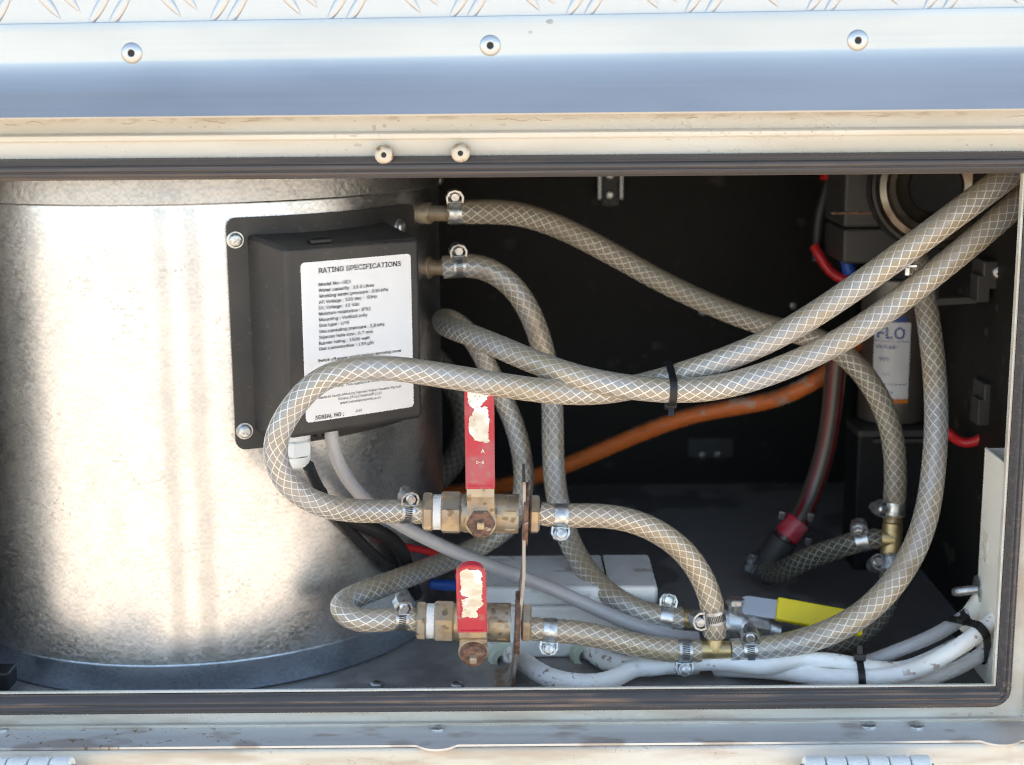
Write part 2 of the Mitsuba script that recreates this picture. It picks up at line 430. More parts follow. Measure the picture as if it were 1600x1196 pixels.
def extrude(poly, h): return trimesh.creation.extrude_polygon(poly, h, engine='earcut')


def rrect(w, h, r, n=6): return Polygon([(-w / 2 + r, -h / 2 + r), (w / 2 - r, -h / 2 + r), (w / 2 - r, h / 2 - r), (-w / 2 + r, h / 2 - r)]).buffer(r, quad_segs=n)


def screw_head(r=0.0045, h=0.0022, slot='cross'):
    """pan head with a cross recess, rising along +z"""
    dome = lathe([(0, -0.001), (r, -0.001), (r, h * 0.35), (r * 0.93, h * 0.65), (r * 0.7, h * 0.93), (r * 0.35, h), (0, h)], 28)
    man = manifold3d.Manifold(manifold3d.Mesh(np.asarray(dome.vertices, np.float32), np.asarray(dome.faces, np.uint32)))
    w = r * 0.24
    for sx, sy in ((r * 1.05, w), (w, r * 1.05)) if slot == 'cross' else ((r * 1.9, w),):
        man -= manifold3d.Manifold.cube([sx, sy, h], True).rotate([0, 0, 35]).translate([0, 0, h * 0.95])
    mm = man.to_mesh()
    return trimesh.Trimesh(mm.vert_properties[:, :3], mm.tri_verts)


# ------------------------------------------------------------------ compartment (the setting)
FZ, BACK, LEFT, RWALL, TOP = -0.045, 0.63, -0.60, 0.372, 0.352


def slab(x0, x1, y0, y1, z0, z1):
    m = trimesh.creation.box(extents=[x1 - x0, y1 - y0, z1 - z0])
    m.apply_translation([(x0 + x1) / 2, (y0 + y1) / 2, (z0 + z1) / 2]); return m


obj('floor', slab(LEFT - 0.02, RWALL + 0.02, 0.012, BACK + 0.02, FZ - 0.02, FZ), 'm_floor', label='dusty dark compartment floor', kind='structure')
obj('wall_back', slab(LEFT - 0.02, RWALL + 0.02, BACK, BACK + 0.02, FZ, TOP), 'm_wall', label='black painted back wall of the compartment', kind='structure')
obj('wall_left', slab(LEFT - 0.02, LEFT, 0.012, BACK, FZ, TOP), 'm_wall', kind='structure', label='black left side wall of the compartment')
obj('wall_right', slab(RWALL, RWALL + 0.02, 0.012, BACK, FZ, TOP), 'm_wall', kind='structure', label='black right side wall of the compartment')
obj('ceiling', slab(LEFT - 0.02, RWALL + 0.02, 0.012, BACK + 0.02, TOP, TOP + 0.02), 'm_wall', kind='structure', label='black ceiling of the compartment')

# ------------------------------------------------------------------ tread plate and drip rail above the opening
tp = 'tread_plate'
pl = slab(-0.95, 0.95, 0.0, 0.02, 0.38, 1.1)
pl.apply_translation([0, -0.0, 0])
obj(tp, pl, 'm_tread', label='pale aluminium tread plate along the top edge with raised slanting bars', cat='tread plate')


def tread_bar(x, z, ang, L=0.034, W=0.0062, h=0.0011):
    n = 14
    v, f = [], []
    s = np.linspace(-1, 1, n)
    for q in s:
        w = W / 2 * (1 - abs(q) ** 2.2) + 1e-5
        hh = h * (1 - abs(q) ** 3) + 1e-5
        for a in np.linspace(0, pi, 7):
            v.append((q * L / 2, -cos(a) * w, hh * sin(a) ** 0.7 if 0 < a < pi - 1e-6 else 0))
    for i in range(n - 1):
        for j in range(6):
            a = i * 7 + j
            f += [(a, a + 7, a + 8), (a, a + 8, a + 1)]
    m = trimesh.Trimesh(v, f, process=False)
    if m.face_normals[:, 2].mean() < 0: m.invert()
    ca, sa = cos(radians(ang)), sin(radians(ang))
    M = np.eye(4)
    M[:3, 0] = (ca, 0, sa); M[:3, 1] = (-sa, 0, ca); M[:3, 2] = (0, -1, 0); M[:3, 3] = (x, -0.0003, z)
    return put(m, M)


PITCHX = 187
for k in range(-1, 10):
    for (dx, dy, ang) in ((170, 12, 57), (196, 20, 57), (82, -2, -52), (108, -12, -52)):
        px = dx + k * PITCHX - 12 + rng.uniform(-3, 3)
        py = dy - px * 0.0165
        if px < -40 or px > 1640: continue
        o = at(px, py, -0.0003)
        obj(tp + '__raised_bar', tread_bar(o[0], o[2], ang), 'm_tread', True)

dr_ = 'drip_rail'


def rail_profile(px):
    f = px / 1600
    y0 = -0.0045
    ztop = at(px, 39 - 27 * f, y0)[2]
    zb = at(px, 122 - 27 * f, y0)[2]
    lip = at(px, 184.5 - 14.5 * f, -0.030)
    pts = [(0.0005, ztop + 0.0005), (y0 + 0.0004, ztop + 0.0004), (y0, ztop - 0.0002), (y0 - 0.0002, ztop - 0.005)]
    # a rounded bend, then the flare down to the lip
    A = np.array([y0 - 0.0002, zb + 0.010]); B = np.array([y0 - 0.0015, zb - 0.0015]); Cc = np.array(lip[1:3])
    for t in np.linspace(0, 1, 12):
        D = B + (Cc - B) * 0.42
        pts.append(tuple((1 - t) ** 2 * A + 2 * t * (1 - t) * B + t * t * D))
    D = B + (Cc - B) * 0.42
    for t in np.linspace(0.15, 1, 8): pts.append(tuple(D + (Cc - D) * t))
    L = pts[-1]
    pts += [(L[0] + 0.0008, L[1] - 0.0011), (L[0] + 0.0030, L[1] - 0.0006), (L[0] + 0.010, L[1] + 0.006), (0.0, zb - 0.002)]
    return np.array(pts)


def loft(xs, profs):
    v = np.vstack([np.c_[np.full(len(p), x), p] for x, p in zip(xs, profs)])
    n = len(profs[0]); f = []
    for i in range(len(xs) - 1):
        for j in range(n - 1):
            a = i * n + j
            f += [(a, a + n, a + n + 1), (a, a + n + 1, a + 1)]
    m = trimesh.Trimesh(v, f, process=False)
    return m


pxs = np.linspace(-700, 2300, 61)
obj(dr_, loft([(p - 800) * 0.00042 for p in pxs], [rail_profile(p) for p in pxs]), 'm_alu', 40,
    label='long bright aluminium drip rail with flared lower lip over the opening', cat='rail')


def rivet(o, r=0.0068, h=0.0026, hole=0.0021, n=(0, -1, 0), back=0.0012):
    prof = [(r, -back), (r, 0.0002), (r * 0.94, h * 0.45), (r * 0.75, h * 0.8), (r * 0.5, h), (hole * 1.25, h), (hole, h * 0.8), (hole, -0.006), (0, -0.006)]
    return put(lathe(prof, 32), frame(o, n))


for px, py in ((206, 83.5), (766, 71.5), (1340, 63.5)):
    k = obj(dr_ + '__rivet', rivet(at(px, py, -0.0046)), 'm_rivet', 40)
    obj(k + '__pit', put(lathe([(0, 0), (0.00205, 0), (0.00205, 0.0009), (0, 0.0007)], 20), frame(at(px, py, -0.0046) + np.array([0, -0.0004, 0]), (0, -1, 0))), 'm_black', 40)  # black disc standing in for the shade inside the rivet hole

# ------------------------------------------------------------------ door frame: flange swept round the opening, rubber seal
XL, XR, ZB, ZT = -0.448, at(1578, 700, 0)[0], at(800, 1079, 0)[2], at(800, 277, 0)[2]


def ring(dt, dR, db, y, rad=0.0, k=8):
    """points round the opening, clockwise from top left, at these offsets outward; right-hand corners rounded by rad"""
    x1, z0, z1 = XR + dR, ZB - db, ZT + dt
    pts = [(XL - dR, y, z1)]
    for cx, cz, a0 in ((x1 - rad, z1 - rad, 90), (x1 - rad, z0 + rad, 0)):
        for a in np.linspace(a0, a0 - 90, k):
            pts.append((cx + rad * cos(radians(a)), y, cz + rad * sin(radians(a))))
    pts.append((XL - dR, y, z0))
    return np.array(pts)


def ring_loft(rings):
    n = len(rings[0]); v = np.vstack(rings); f = []
    for i in range(len(rings) - 1):
        for j in range(n):
            a, b = i * n + j, i * n + (j + 1) % n
            f += [(a, b, b + n), (a, b + n, a + n)]
    return trimesh.Trimesh(v, f, process=False)


df = 'door_frame'
tag(df, 'cream painted door frame around the open locker with dusty grooves', 'door frame')
zr = lambda row, y=0.0: at(800, row, y)[2]
dtop = lambda row, y=0.0: zr(row, y) - ZT
dbot = lambda row, y=0.0: ZB - zr(row, y)
# inner lip (thin pale edge), flat flange, step, outer rim
lip = [ring(0.004, 0.0012, 0.0034, 0.014), ring(0.004, -0.0010, -0.0004, 0.0045), ring(0.004, -0.0018, -0.0014, 0.001), ring(0.004, -0.0018, -0.0016, -0.0004), ring(0.004, -0.0012, -0.0010, -0.0008), ring(0.004, -0.0004, -0.0004, -0.0006),
       ring(0.0042, 0.0, 0.0, 0.0015), ring(0.0044, 0.0008, 0.0008, 0.004)]
obj(df + '__inner_lip', ring_loft(lip), 'm_cream', 30)
sT, sR, sB = dtop(243), 0.0098, dbot(1110)
fl = [ring(0.004, 0.0012, 0.0036, 0.012), ring(0.004, 0.0012, 0.0036, 0.004), ring(sT + 0.0098, 0.0186, dbot(1126, -0.001), 0.0, 0.004), ring(sT + 0.0106, 0.0190, dbot(1126.4, -0.001), -0.0002, 0.004),
      ring(sT + 0.0110, 0.0192, dbot(1126.8, -0.002), -0.004, 0.004), ring(sT + 0.0118, 0.0200, dbot(1127.4, -0.003), -0.0062, 0.0045), ring(sT + 0.0145, 0.0214, dbot(1130, -0.007), -0.0066, 0.005),
      ring(sT + 0.0157, 0.0222, dbot(1132, -0.006), -0.0058, 0.0055), ring(sT + 0.0163, 0.0226, dbot(1133, -0.004), -0.0035, 0.006), ring(sT + 0.0200, 0.0240, dbot(1133, -0.004) + 0.003, -0.0026, 0.006),
      ring(sT + 0.031, 0.12, dbot(1133, -0.004) + 0.004, -0.0020, 0.006), ring(sT + 0.033, 0.55, dbot(1133, -0.004) + 0.004, 0.004, 0.006)]
obj(df + '__flange', ring_loft(fl), 'm_cream', 35)
# rubber seal: a soft bulb with two shallow grooves
bul = []
for q in np.linspace(0, 1, 23):
    a = pi * q
    yb = -0.0010 - 0.0088 * sin(a) ** 0.75 + (0.0016 if 0.36 < q < 0.44 or 0.66 < q < 0.72 else 0)
    bul.append(ring(q * sT, q * (sR + 0.0004), q * sB, yb, 0.0002 + q * 0.0145))
bul = [ring(0, 0, 0, 0.0035, 0.0002)] + bul + [ring(sT, sR, sB, 0.003, 0.0145)]
obj(df + '__rubber_seal', ring_loft(bul), 'm_rubber', True, label='black rubber seal around the opening')
for px, py in ((600, 242), (719.5, 239.5)):
    k = obj(df + '__rivet', rivet(at(px, py, -0.0072), 0.0062, 0.0028, 0.0016, back=0.006), 'm_rivet_old' if 'm_rivet_old' in scene else pm('m_rivet_old', lambda p, n, uv: mix((0.62, 0.56, 0.46), (0.34, 0.20, 0.10), smoothstep(0.5, 0.7, fbm(p.x * 200, p.y * 200, p.z * 200, 3))), 0.45, 0.3), 40)
    obj(k + '__pit', put(lathe([(0, 0), (0.00155, 0), (0.00155, 0.0009), (0, 0.0007)], 20), frame(at(px, py, -0.0072), (0, -1, 0))), 'm_black', 40)  # black disc again, painted shade for the filled hole
# sill plate with scalloped edge and screws, and the cream lower panel
ZS = -0.0455
y_in, y_out = -0.001, at(800, 1163, z=ZS)[1]
edge = [(-0.75, y_out)]
for lob in (683, 1556, -180):
    pass
base = Polygon([(-0.75, y_in), (0.75, y_in), (0.75, y_out), (-0.75, y_out)])
for px, row in ((684, 1149), (1556, 1146), (-150, 1150)):
    c = at(px, row, z=ZS)
    lobe = Point(c[0], y_out + 0.0095).buffer(0.0165, quad_segs=16)
    base = base.union(affinity.scale(lobe, 1.0, 1.0))
base = base.buffer(-0.004).buffer(0.008).buffer(-0.004)
pt = extrude(base, 0.0016); pt.apply_translation([0, 0, ZS - 0.0016])
sp = 'sill_plate'
obj(sp, pt, 'm_sill', label='dull grey metal sill plate with scalloped edge below the opening', cat='sill')
for px, row in ((683, 1138), (1357, 1134), (1432, 1135), (2, 1139)):
    obj(sp + '__screw', put(screw_head(0.0056, 0.0016), frame(at(px, row, z=ZS + 0.0005), (0, 0, 1))), 'm_zinc', 40)
lower = loft([-0.95, 0.95], [np.array([(0.01, ZS - 0.0022), (y_out + 0.001, ZS - 0.0022), (y_out - 0.0004, ZS - 0.0024), (y_out - 0.0016, ZS - 0.0034), (y_out - 0.0020, ZS - 0.0055), (y_out - 0.0030, ZS - 0.03), (y_out - 0.008, ZS - 0.3), (0.3, ZS - 0.3)])] * 2)
obj('lower_panel', lower, 'm_cream', 50, label='cream painted lower body panel along the bottom edge', cat='body panel')


def hinge(px0, px1, row, n, lab):
    k = name('hinge')
    tag(k, lab, 'hinge', 'hinges on the lower panel')
    a, b = at(px0, row, -0.075), at(px1, row, -0.075)
    w = (b[0] - a[0]) / n
    zc = a[2] - 0.011
    for i in range(n):
        obj(k + '__knuckle', put(cyl((a[0] + i * w + 0.0006, 0, 0), (a[0] + (i + 1) * w - 0.0006, 0, 0), 0.011, 28, 0.001), T_(0, -0.075, zc)), 'm_white_clean', 40)
    obj(k + '__pin', put(cyl((a[0] - 0.002, 0, 0), (b[0] + 0.002, 0, 0), 0.006, 20), T_(0, -0.075, zc)), 'm_steel_dull', 40)
    obj(k + '__leaf', slab(a[0], b[0], -0.077, -0.04, zc - 0.017, zc - 0.0125), 'm_white_clean')


def T_(x, y, z):
    M = np.eye(4); M[:3, 3] = (x, y, z); return M


hinge(1256, 1455, 1184, 6, 'white ribbed hinge at the bottom edge, right of centre')
hinge(-90, 112, 1186, 6, 'white ribbed hinge in the bottom left corner')

# ------------------------------------------------------------------ water heater
TC, TR = np.array([-0.263, 0.2537]), 0.2037
wh = 'water_heater'
tag(wh, 'large galvanised steel water heater drum filling the left half of the locker', 'water heater')


def drum(zs, rs, n=256):
    a = np.linspace(0, 2 * pi, n, endpoint=False)
    v = []
    for z, r in zip(zs, rs):
        flute = 0.00035 * (np.exp(-((a - radians(1.5)) / 0.03) ** 2) + 0.9 * np.exp(-((a - radians(7.5)) / 0.03) ** 2)) if 0 <= z <= 0.31 else 0
        rr = r - flute + 0.0005 * np.sin(3 * a + 1) * (1 if 0 < z < .3 else 0)
        v.append(np.stack([TC[0] + rr * np.sin(a), TC[1] - rr * np.cos(a), np.full(n, z)], 1))
    v = np.vstack(v); f = []
    for i in range(len(zs) - 1):
        for j in range(n):
            p, q = i * n + j, i * n + (j + 1) % n
            f += [(p, q, q + n), (p, q + n, p + n)]
    return trimesh.Trimesh(v, f, process=False)


zt, zb = at(300, 318, 0.05)[2], at(230, 1040, 0.05)[2]
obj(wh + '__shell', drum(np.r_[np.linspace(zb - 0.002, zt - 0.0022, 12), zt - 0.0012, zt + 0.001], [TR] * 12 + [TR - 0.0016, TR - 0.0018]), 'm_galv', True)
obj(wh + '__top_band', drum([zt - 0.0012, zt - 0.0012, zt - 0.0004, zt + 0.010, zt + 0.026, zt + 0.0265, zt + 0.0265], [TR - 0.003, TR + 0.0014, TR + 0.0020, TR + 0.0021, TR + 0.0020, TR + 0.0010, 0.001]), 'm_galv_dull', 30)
obj(wh + '__base_band', drum([FZ + 0.0005, FZ + 0.0005, FZ + 0.002, zb - 0.0016, zb - 0.0004, zb], [0.001, TR - 0.001, TR + 0.0006, TR + 0.0011, TR + 0.0009, TR - 0.001]), 'm_galv_base_sky_tint', 30)


def tank(phi, r, z): return np.array([TC[0] + r * sin(radians(phi)), TC[1] - r * cos(radians(phi)), z])


# control box on the drum
PH = 35.5
cn = np.array([sin(radians(PH)), -cos(radians(PH)), 0]); cu = np.array([cos(radians(PH)), sin(radians(PH)), 0])
HB = 0.044
fo = np.r_[TC, 0] + (TR + HB) * cn


def facept(px, py):
    q = on_plane(px, py, fo, cn) - fo
    return q @ cu, q[2]


fc = np.array([facept(*q) for q in ((447, 387), (662, 370), (656, 655), (450, 688))])
u0, u1 = fc[[0, 3], 0].mean(), fc[[1, 2], 0].mean()
w0, w1 = fc[[2, 3], 1].mean(), fc[[0, 1], 1].mean()
cb = wh + '__control_box'
R_ = 0.004


def fp(u, w, h=0.0): return fo + cu * u + cn * h + np.array([0, 0, w])


core = [fp(u, w, -R_) for u in (u0 + R_, u1 - R_) for w in (w0 + R_, w1 - R_)]
foot = [fp(u, w, -HB - 0.012) for u in (u0 - 0.0055 + R_, u1 + 0.006 - R_) for w in (w0 - 0.0035 + R_, w1 + 0.007 - R_)]
cover = hull_pts(core + foot, R_, 2)
obj(cb, cover, 'm_bplastic', 50, label='black plastic control box with white rating label')
# its mounting flange follows the drum
pz0, pz1 = at(357, 703, 0.059)[2], at(353, 341, 0.059)[2]
a0, a1, rc = radians(18.5), radians(66), 0.007
Lp = (a1 - a0) * TR
pp = rrect(Lp, pz1 - pz0, rc, 8)
pe = trimesh.creation.extrude_polygon(pp, 0.003, engine='earcut')
pe = pe.subdivide_to_size(0.012)
vv = pe.vertices.copy()
ang = a0 + (vv[:, 0] + Lp / 2) / TR
rr = TR + 0.0006 + vv[:, 2]
pe.vertices = np.stack([TC[0] + rr * np.sin(ang), TC[1] - rr * np.cos(ang), (pz0 + pz1) / 2 + vv[:, 1]], 1)
obj(cb + '__mounting_flange', pe, 'm_bplastic', 40)
for px, py, phi in ((375.5, 375, 20.1), (377, 673.5, 20.3), (624, 355, 59.5)):
    o0 = tank(phi, TR + 0.0036, 0)
    z = at(px, py, o0[1])[2]
    o = tank(phi, TR + 0.0036, z)
    nn = (sin(radians(phi)), -cos(radians(phi)), 0)
    washer = put(lathe([(0.0, 0), (0.0062, 0), (0.0062, 0.0005), (0.0059, 0.0009), (0.003, 0.0010), (0, 0.001)], 30), frame(o, nn))
    obj(cb + '__screw', cat(washer, put(screw_head(0.0048, 0.0026), frame(o + np.array(nn) * 0.0018, nn))), 'm_zinc', 40)
# small raised cap on its top edge, and a lug below
capo = fp(*facept(507, 377), -0.004)
obj(cb + '__cap', put(rbox(0.017, 0.007, 0.0040, 0.0014), frame(fp(facept(507, 378)[0], w1 + 0.0020, -0.007), (0, 0, 1), cu)), 'm_black', 40)
obj(cb + '__lug', cyl(fp(facept(519, 690)[0], w0 - 0.006, -0.02), fp(facept(519, 690)[0], w0 + 0.002, -0.02), 0.0045), 'm_black', 40)
# rating label
lc = np.array([facept(*q) for q in ((473, 411), (645, 396), (642, 635), (474, 663))])
lu0, lu1, lw0, lw1 = lc[[0, 3], 0].mean(), lc[[1, 2], 0].mean(), lc[[2, 3], 1].mean(), lc[[0, 1], 1].mean()
MF = np.eye(4); MF[:3, 0], MF[:3, 1], MF[:3, 2] = cu, (0, 0, 1), cn
lab = extrude(rrect(lu1 - lu0, lw1 - lw0, 0.003), 0.0004)
lab.apply_translation([(lu0 + lu1) / 2, (lw0 + lw1) / 2, 0.0001])
M1 = MF.copy(); M1[:3, 3] = fo
obj(cb + '__rating_label', put(lab, M1), 'm_label', label='white rating label printed with black text')
TXT = [('RATING SPECIFICATIONS', 428, 400, 778, 22, 1), ('Model No : GE3', 427, 455, 564, 14, 1), ('Water capacity : 13.5 Litres', 427, 480, 664, 14, 1), ('Working water pressure : 200 kPa', 428, 505, 723, 14, 1),
       ('AC Voltage : 230 Vac - 50Hz', 428, 530, 676, 14, 1), ('DC Voltage : 12 Vdc', 428, 555, 601, 14, 1), ('Moisture resistance : IPX1', 428, 580, 650, 14, 1), ('Mounting : Vertical only', 429, 605, 635, 14, 1),
       ('Gas type : LPG', 429, 629, 557, 14, 1), ('Gas operating pressure : 2,8 kPa', 429, 655, 707, 14, 1), ('Injector hole size : 0,7 mm', 429, 680, 658, 14, 1), ('Burner rating : 1500 watt', 429, 705, 645, 14, 1),
       ('Gas consumption : 120 g/h', 429, 728, 661, 14, 1), ('Switch off power supply before removing cover', 424, 778, 780, 12, 1), ('warranty. This appliance must be', 470, 888, 705, 11, 0),
       ('Made in South Africa by Hansen Water Heaters Pty Ltd', 428, 934, 776, 11, 0), ('PO Box 39023 Northcliff 2115', 512, 939, 697, 11, 0), ('www.hansenproducts.co.za', 518, 956, 692, 11, 0),
       ('SERIAL NO :', 413, 1022, 535, 17, 1), ('6197', 585, 990, 612, 11, 0)]
tm = []
for s, X0, Y0, X1, hgt, bold in TXT:
    ua, wa = facept(340 + X0 / 2.7175, 280 + Y0 / 2.7175)
    ub, _ = facept(340 + X1 / 2.7175, 280 + Y0 / 2.7175)
    m = meshkit.text_mesh(s, hgt / 2.7175 * 0.00043, 0.0002, bold=bool(bold))
    w = m.bounds[1][0] - m.bounds[0][0]
    m.apply_translation([-m.bounds[0][0], 0, 0]); m.apply_scale(1.0)
    m.vertices[:, 0] *= (ub - ua) / w
    m.apply_translation([ua, wa, 0.00055])
    tm.append(m)
obj(cb + '__label_text', put(cat(*tm), M1), 'm_ink', label='black printed lettering on the rating label')
# white cable gland under the box
gu = facept(479, 690)[0]
gm = frame(fp(gu, w0 + 0.001, -0.018), (0, 0, -1), cu) @ np.diag([1.12, 1.12, 1.05, 1])
gl = cat(put(lathe([(0, 0), (0.0098, 0), (0.0100, 0.0004), (0.0100, 0.005), (0, 0.005)], 36), gm),
         put(hexprism(0.0112, 0.011, 0.001), gm @ T_(0, 0, 0.0056)), put(lathe([(0.0100, 0), (0.0100, 0.001), (0.0092, 0.005), (0.0074, 0.0075), (0.005, 0.008), (0, 0.008)], 36), gm @ T_(0, 0, 0.0165)))
obj(cb + '__cable_gland', gl, 'm_white_clean', 30, label='white cable gland under the control box')
# outlet pipes
for (px, py), y in (((655, 333), 0.20), ((655, 418), 0.21)):
    a = at(px, py, y); b = at(712, py + 1, y - 0.01)
    ax = nrm(b - a)
    obj(wh + '__outlet_pipe', cat(cyl(a, b, 0.0062, 28), cyl(a, a + ax * 0.010, 0.0085, 28)), 'm_brass', 40)
o = at(686, 281, 0.25)
obj(wh + '__lid_screw', put(screw_head(0.004, 0.003), frame(o, (0.9, -0.4, 0))), 'm_zinc', 40)

# ------------------------------------------------------------------ braided hoses
HG = 'braided water hoses'
A = tube_thing('braided_hose', [(1625, 238, .08, .0094), (1560, 286, .06, .0094), (1480, 345, .05, .0094), (1400, 404, .045, .0092), (1300, 474, .045, .009), (1210, 528, .046, .0088), (1110, 570, .052, .0087), (1030, 595, .058, .0086),
                                (950, 612, .052, .0086), (860, 612, .042, .0086), (760, 598, .025, .0085), (660, 582, .005, .0085), (580, 575, -.006, .0083), (508, 591, -.013, .0083), (457, 638, -.014, .0083), (431, 697, -.012, .0082), (447, 752, -.004, .0082),
                                (500, 788, .012, .0083), (575, 799, .038, .0084), (664, 801, .058, .0084)], .0088, 'm_hose',
               'clear braided hose looping over the rating label to the upper red-handled valve', 'hose', HG)
B = tube_thing('braided_hose', [(1640, 272, .10, .0092), (1590, 318, .075, .0092), (1500, 395, .06, .0092), (1400, 474, .052, .0091), (1310, 534, .046, .009), (1210, 580, .042, .0089), (1110, 607, .038, .0088), (1010, 608, .036, .0087), (900, 588, .045, .0086), (800, 551, .075, .0086),
                                (735, 524, .115, .0084), (696, 508, .155, .0084), (697, 499, .195, .0084), (722, 512, .225, .0084), (748, 545, .238, .0084), (772, 595, .24, .0084), (798, 650, .238, .0084), (817, 725, .228, .0084), (806, 805, .215, .0086), (750, 853, .195, .0086), (680, 884, .155, .0086),
                                (610, 911, .105, .0088), (560, 930, .075, .0088), (534, 948, .058, .0086), (552, 966, .046, .0086), (592, 969, .046, .0086), (655, 970, .055, .0084)], .0088, 'm_hose',
               'clear braided hose that curls back beside the drum and returns to the lower red-handled valve', 'hose', HG)
H1 = tube_thing('braided_hose', [(699, 333, .19, .0088), (720, 332, .191, .0092), (760, 331, .195, .0098), (810, 335, .205, .0096), (880, 358, .22, .0094), (960, 399, .23, .0092), (1040, 443, .235, .0090), (1120, 480, .235, .0090), (1200, 509, .23, .0090), (1270, 528, .22, .0090), (1325, 560, .205, .0090), (1365, 608, .195, .0090), (1390, 665, .19, .0090), (1399, 730, .185, .0090), (1396, 806, .18, .0090)], .0092, 'm_hose_dusty',
                'dusty braided hose from the top outlet of the drum down to the right-hand brass tee', 'hose', HG)
H2 = tube_thing('braided_hose', [(692, 418, .20, .0088), (715, 416, .201, .0092), (750, 418, .205, .0096), (795, 443, .21, .0094), (828, 490, .215, .0092), (848, 545, .22, .0090), (861, 610, .22, .0089), (864, 690, .21, .0089), (868, 760, .20, .0090), (884, 830, .18, .0090), (912, 885, .15, .0090), (955, 930, .12, .0089), (1005, 956, .105, .0088), (1067, 966, .10, .0085)], .0089, 'm_hose',
                'braided hose from the second drum outlet dropping to the yellow-handled valve', 'hose', HG)
Ch = tube_thing('braided_hose', [(843, 802, .06, .0082), (880, 806, .06, .0086), (930, 806, .062, .0088), (985, 814, .064, .0088), (1035, 836, .066, .0088), (1075, 870, .068, .0088), (1102, 914, .068, .0088), (1114, 955, .067, .0087), (1117, 994, .067, .0082)], .0087, 'm_hose_warm',
                'braided hose arching from the upper red-handled valve down to the front brass tee', 'hose', HG)
Dh = tube_thing('braided_hose', [(826, 982, .055, .0082), (860, 985, .055, .0086), (910, 990, .055, .0087), (965, 1001, .057, .0087), (1020, 1013, .062, .0087), (1060, 1017, .065, .0086), (1095, 1017, .066, .0082)], .0087, 'm_hose_warm',
                'short braided hose from the lower red-handled valve to the left arm of the front tee', 'hose', HG)
Eh = tube_thing('braided_hose', [(1141, 1016, .066, .0082), (1172, 1015, .066, .0087), (1220, 1010, .062, .0092), (1275, 996, .056, .0095), (1330, 971, .056, .0095), (1380, 930, .062, .0094), (1420, 875, .075, .0093), (1446, 810, .09, .0092), (1459, 730, .105, .0090), (1463, 650, .12, .0089), (1458, 560, .14, .0089), (1447, 480, .16, .0089), (1432, 400, .19, .0089)], .009, 'm_hose',
                'braided hose rising from the right arm of the front tee to behind the crossing pair', 'hose', HG)
Fh = tube_thing('braided_hose', [(1391, 866, .175, .0086), (1392, 900, .165, .0088), (1385, 940, .145, .0088), (1362, 975, .125, .0088), (1328, 998, .11, .0088), (1280, 1010, .10, .0088), (1235, 1004, .10, .0085)], .0087, 'm_hose_dark',
                'short dark braided hose hidden under the rising hose below the right-hand tee', 'hose', HG)
Gh = tube_thing('braided_hose', [(1372, 842, .18, .0080), (1352, 844, .18, .0086), (1310, 856, .19, .0088), (1260, 875, .21, .0092), (1222, 893, .235, .0092), (1200, 893, .26, .0090), (1193, 880, .275, .0090)], .009, 'm_hose_green',
                'short dark mottled hose lying on the floor left of the right-hand tee', 'hose', HG)
tube_thing('striped_hose', [(1312, 530, .285), (1306, 580, .285), (1297, 660, .285), (1282, 730, .283), (1262, 785, .278), (1244, 818, .27), (1218, 850, .268), (1200, 872, .27)], .0088, 'm_stripe',
           'clear hose with dark red stripes hanging down the back right', 'hose')
tube_thing('gas_hose', [(600, 770, .50), (690, 770, .46), (770, 762, .43), (850, 740, .40), (920, 712, .385), (1000, 678, .37), (1080, 650, .355), (1150, 636, .345), (1215, 622, .335), (1270, 597, .33), (1320, 558, .33), (1345, 500, .34)], .0078, 'm_orange',
           'orange gas hose with flaking dirt running across the back of the locker', 'hose')
tube_thing('drain_hose', [(676, 560, .44), (708, 600, .44), (726, 650, .44), (716, 705, .44), (680, 750, .44)], .012, 'm_hose_dark',
           'dark hose in the shade just right of the drum', 'hose')


# ------------------------------------------------------------------ hose clamps
CG = 'worm drive hose clamps'


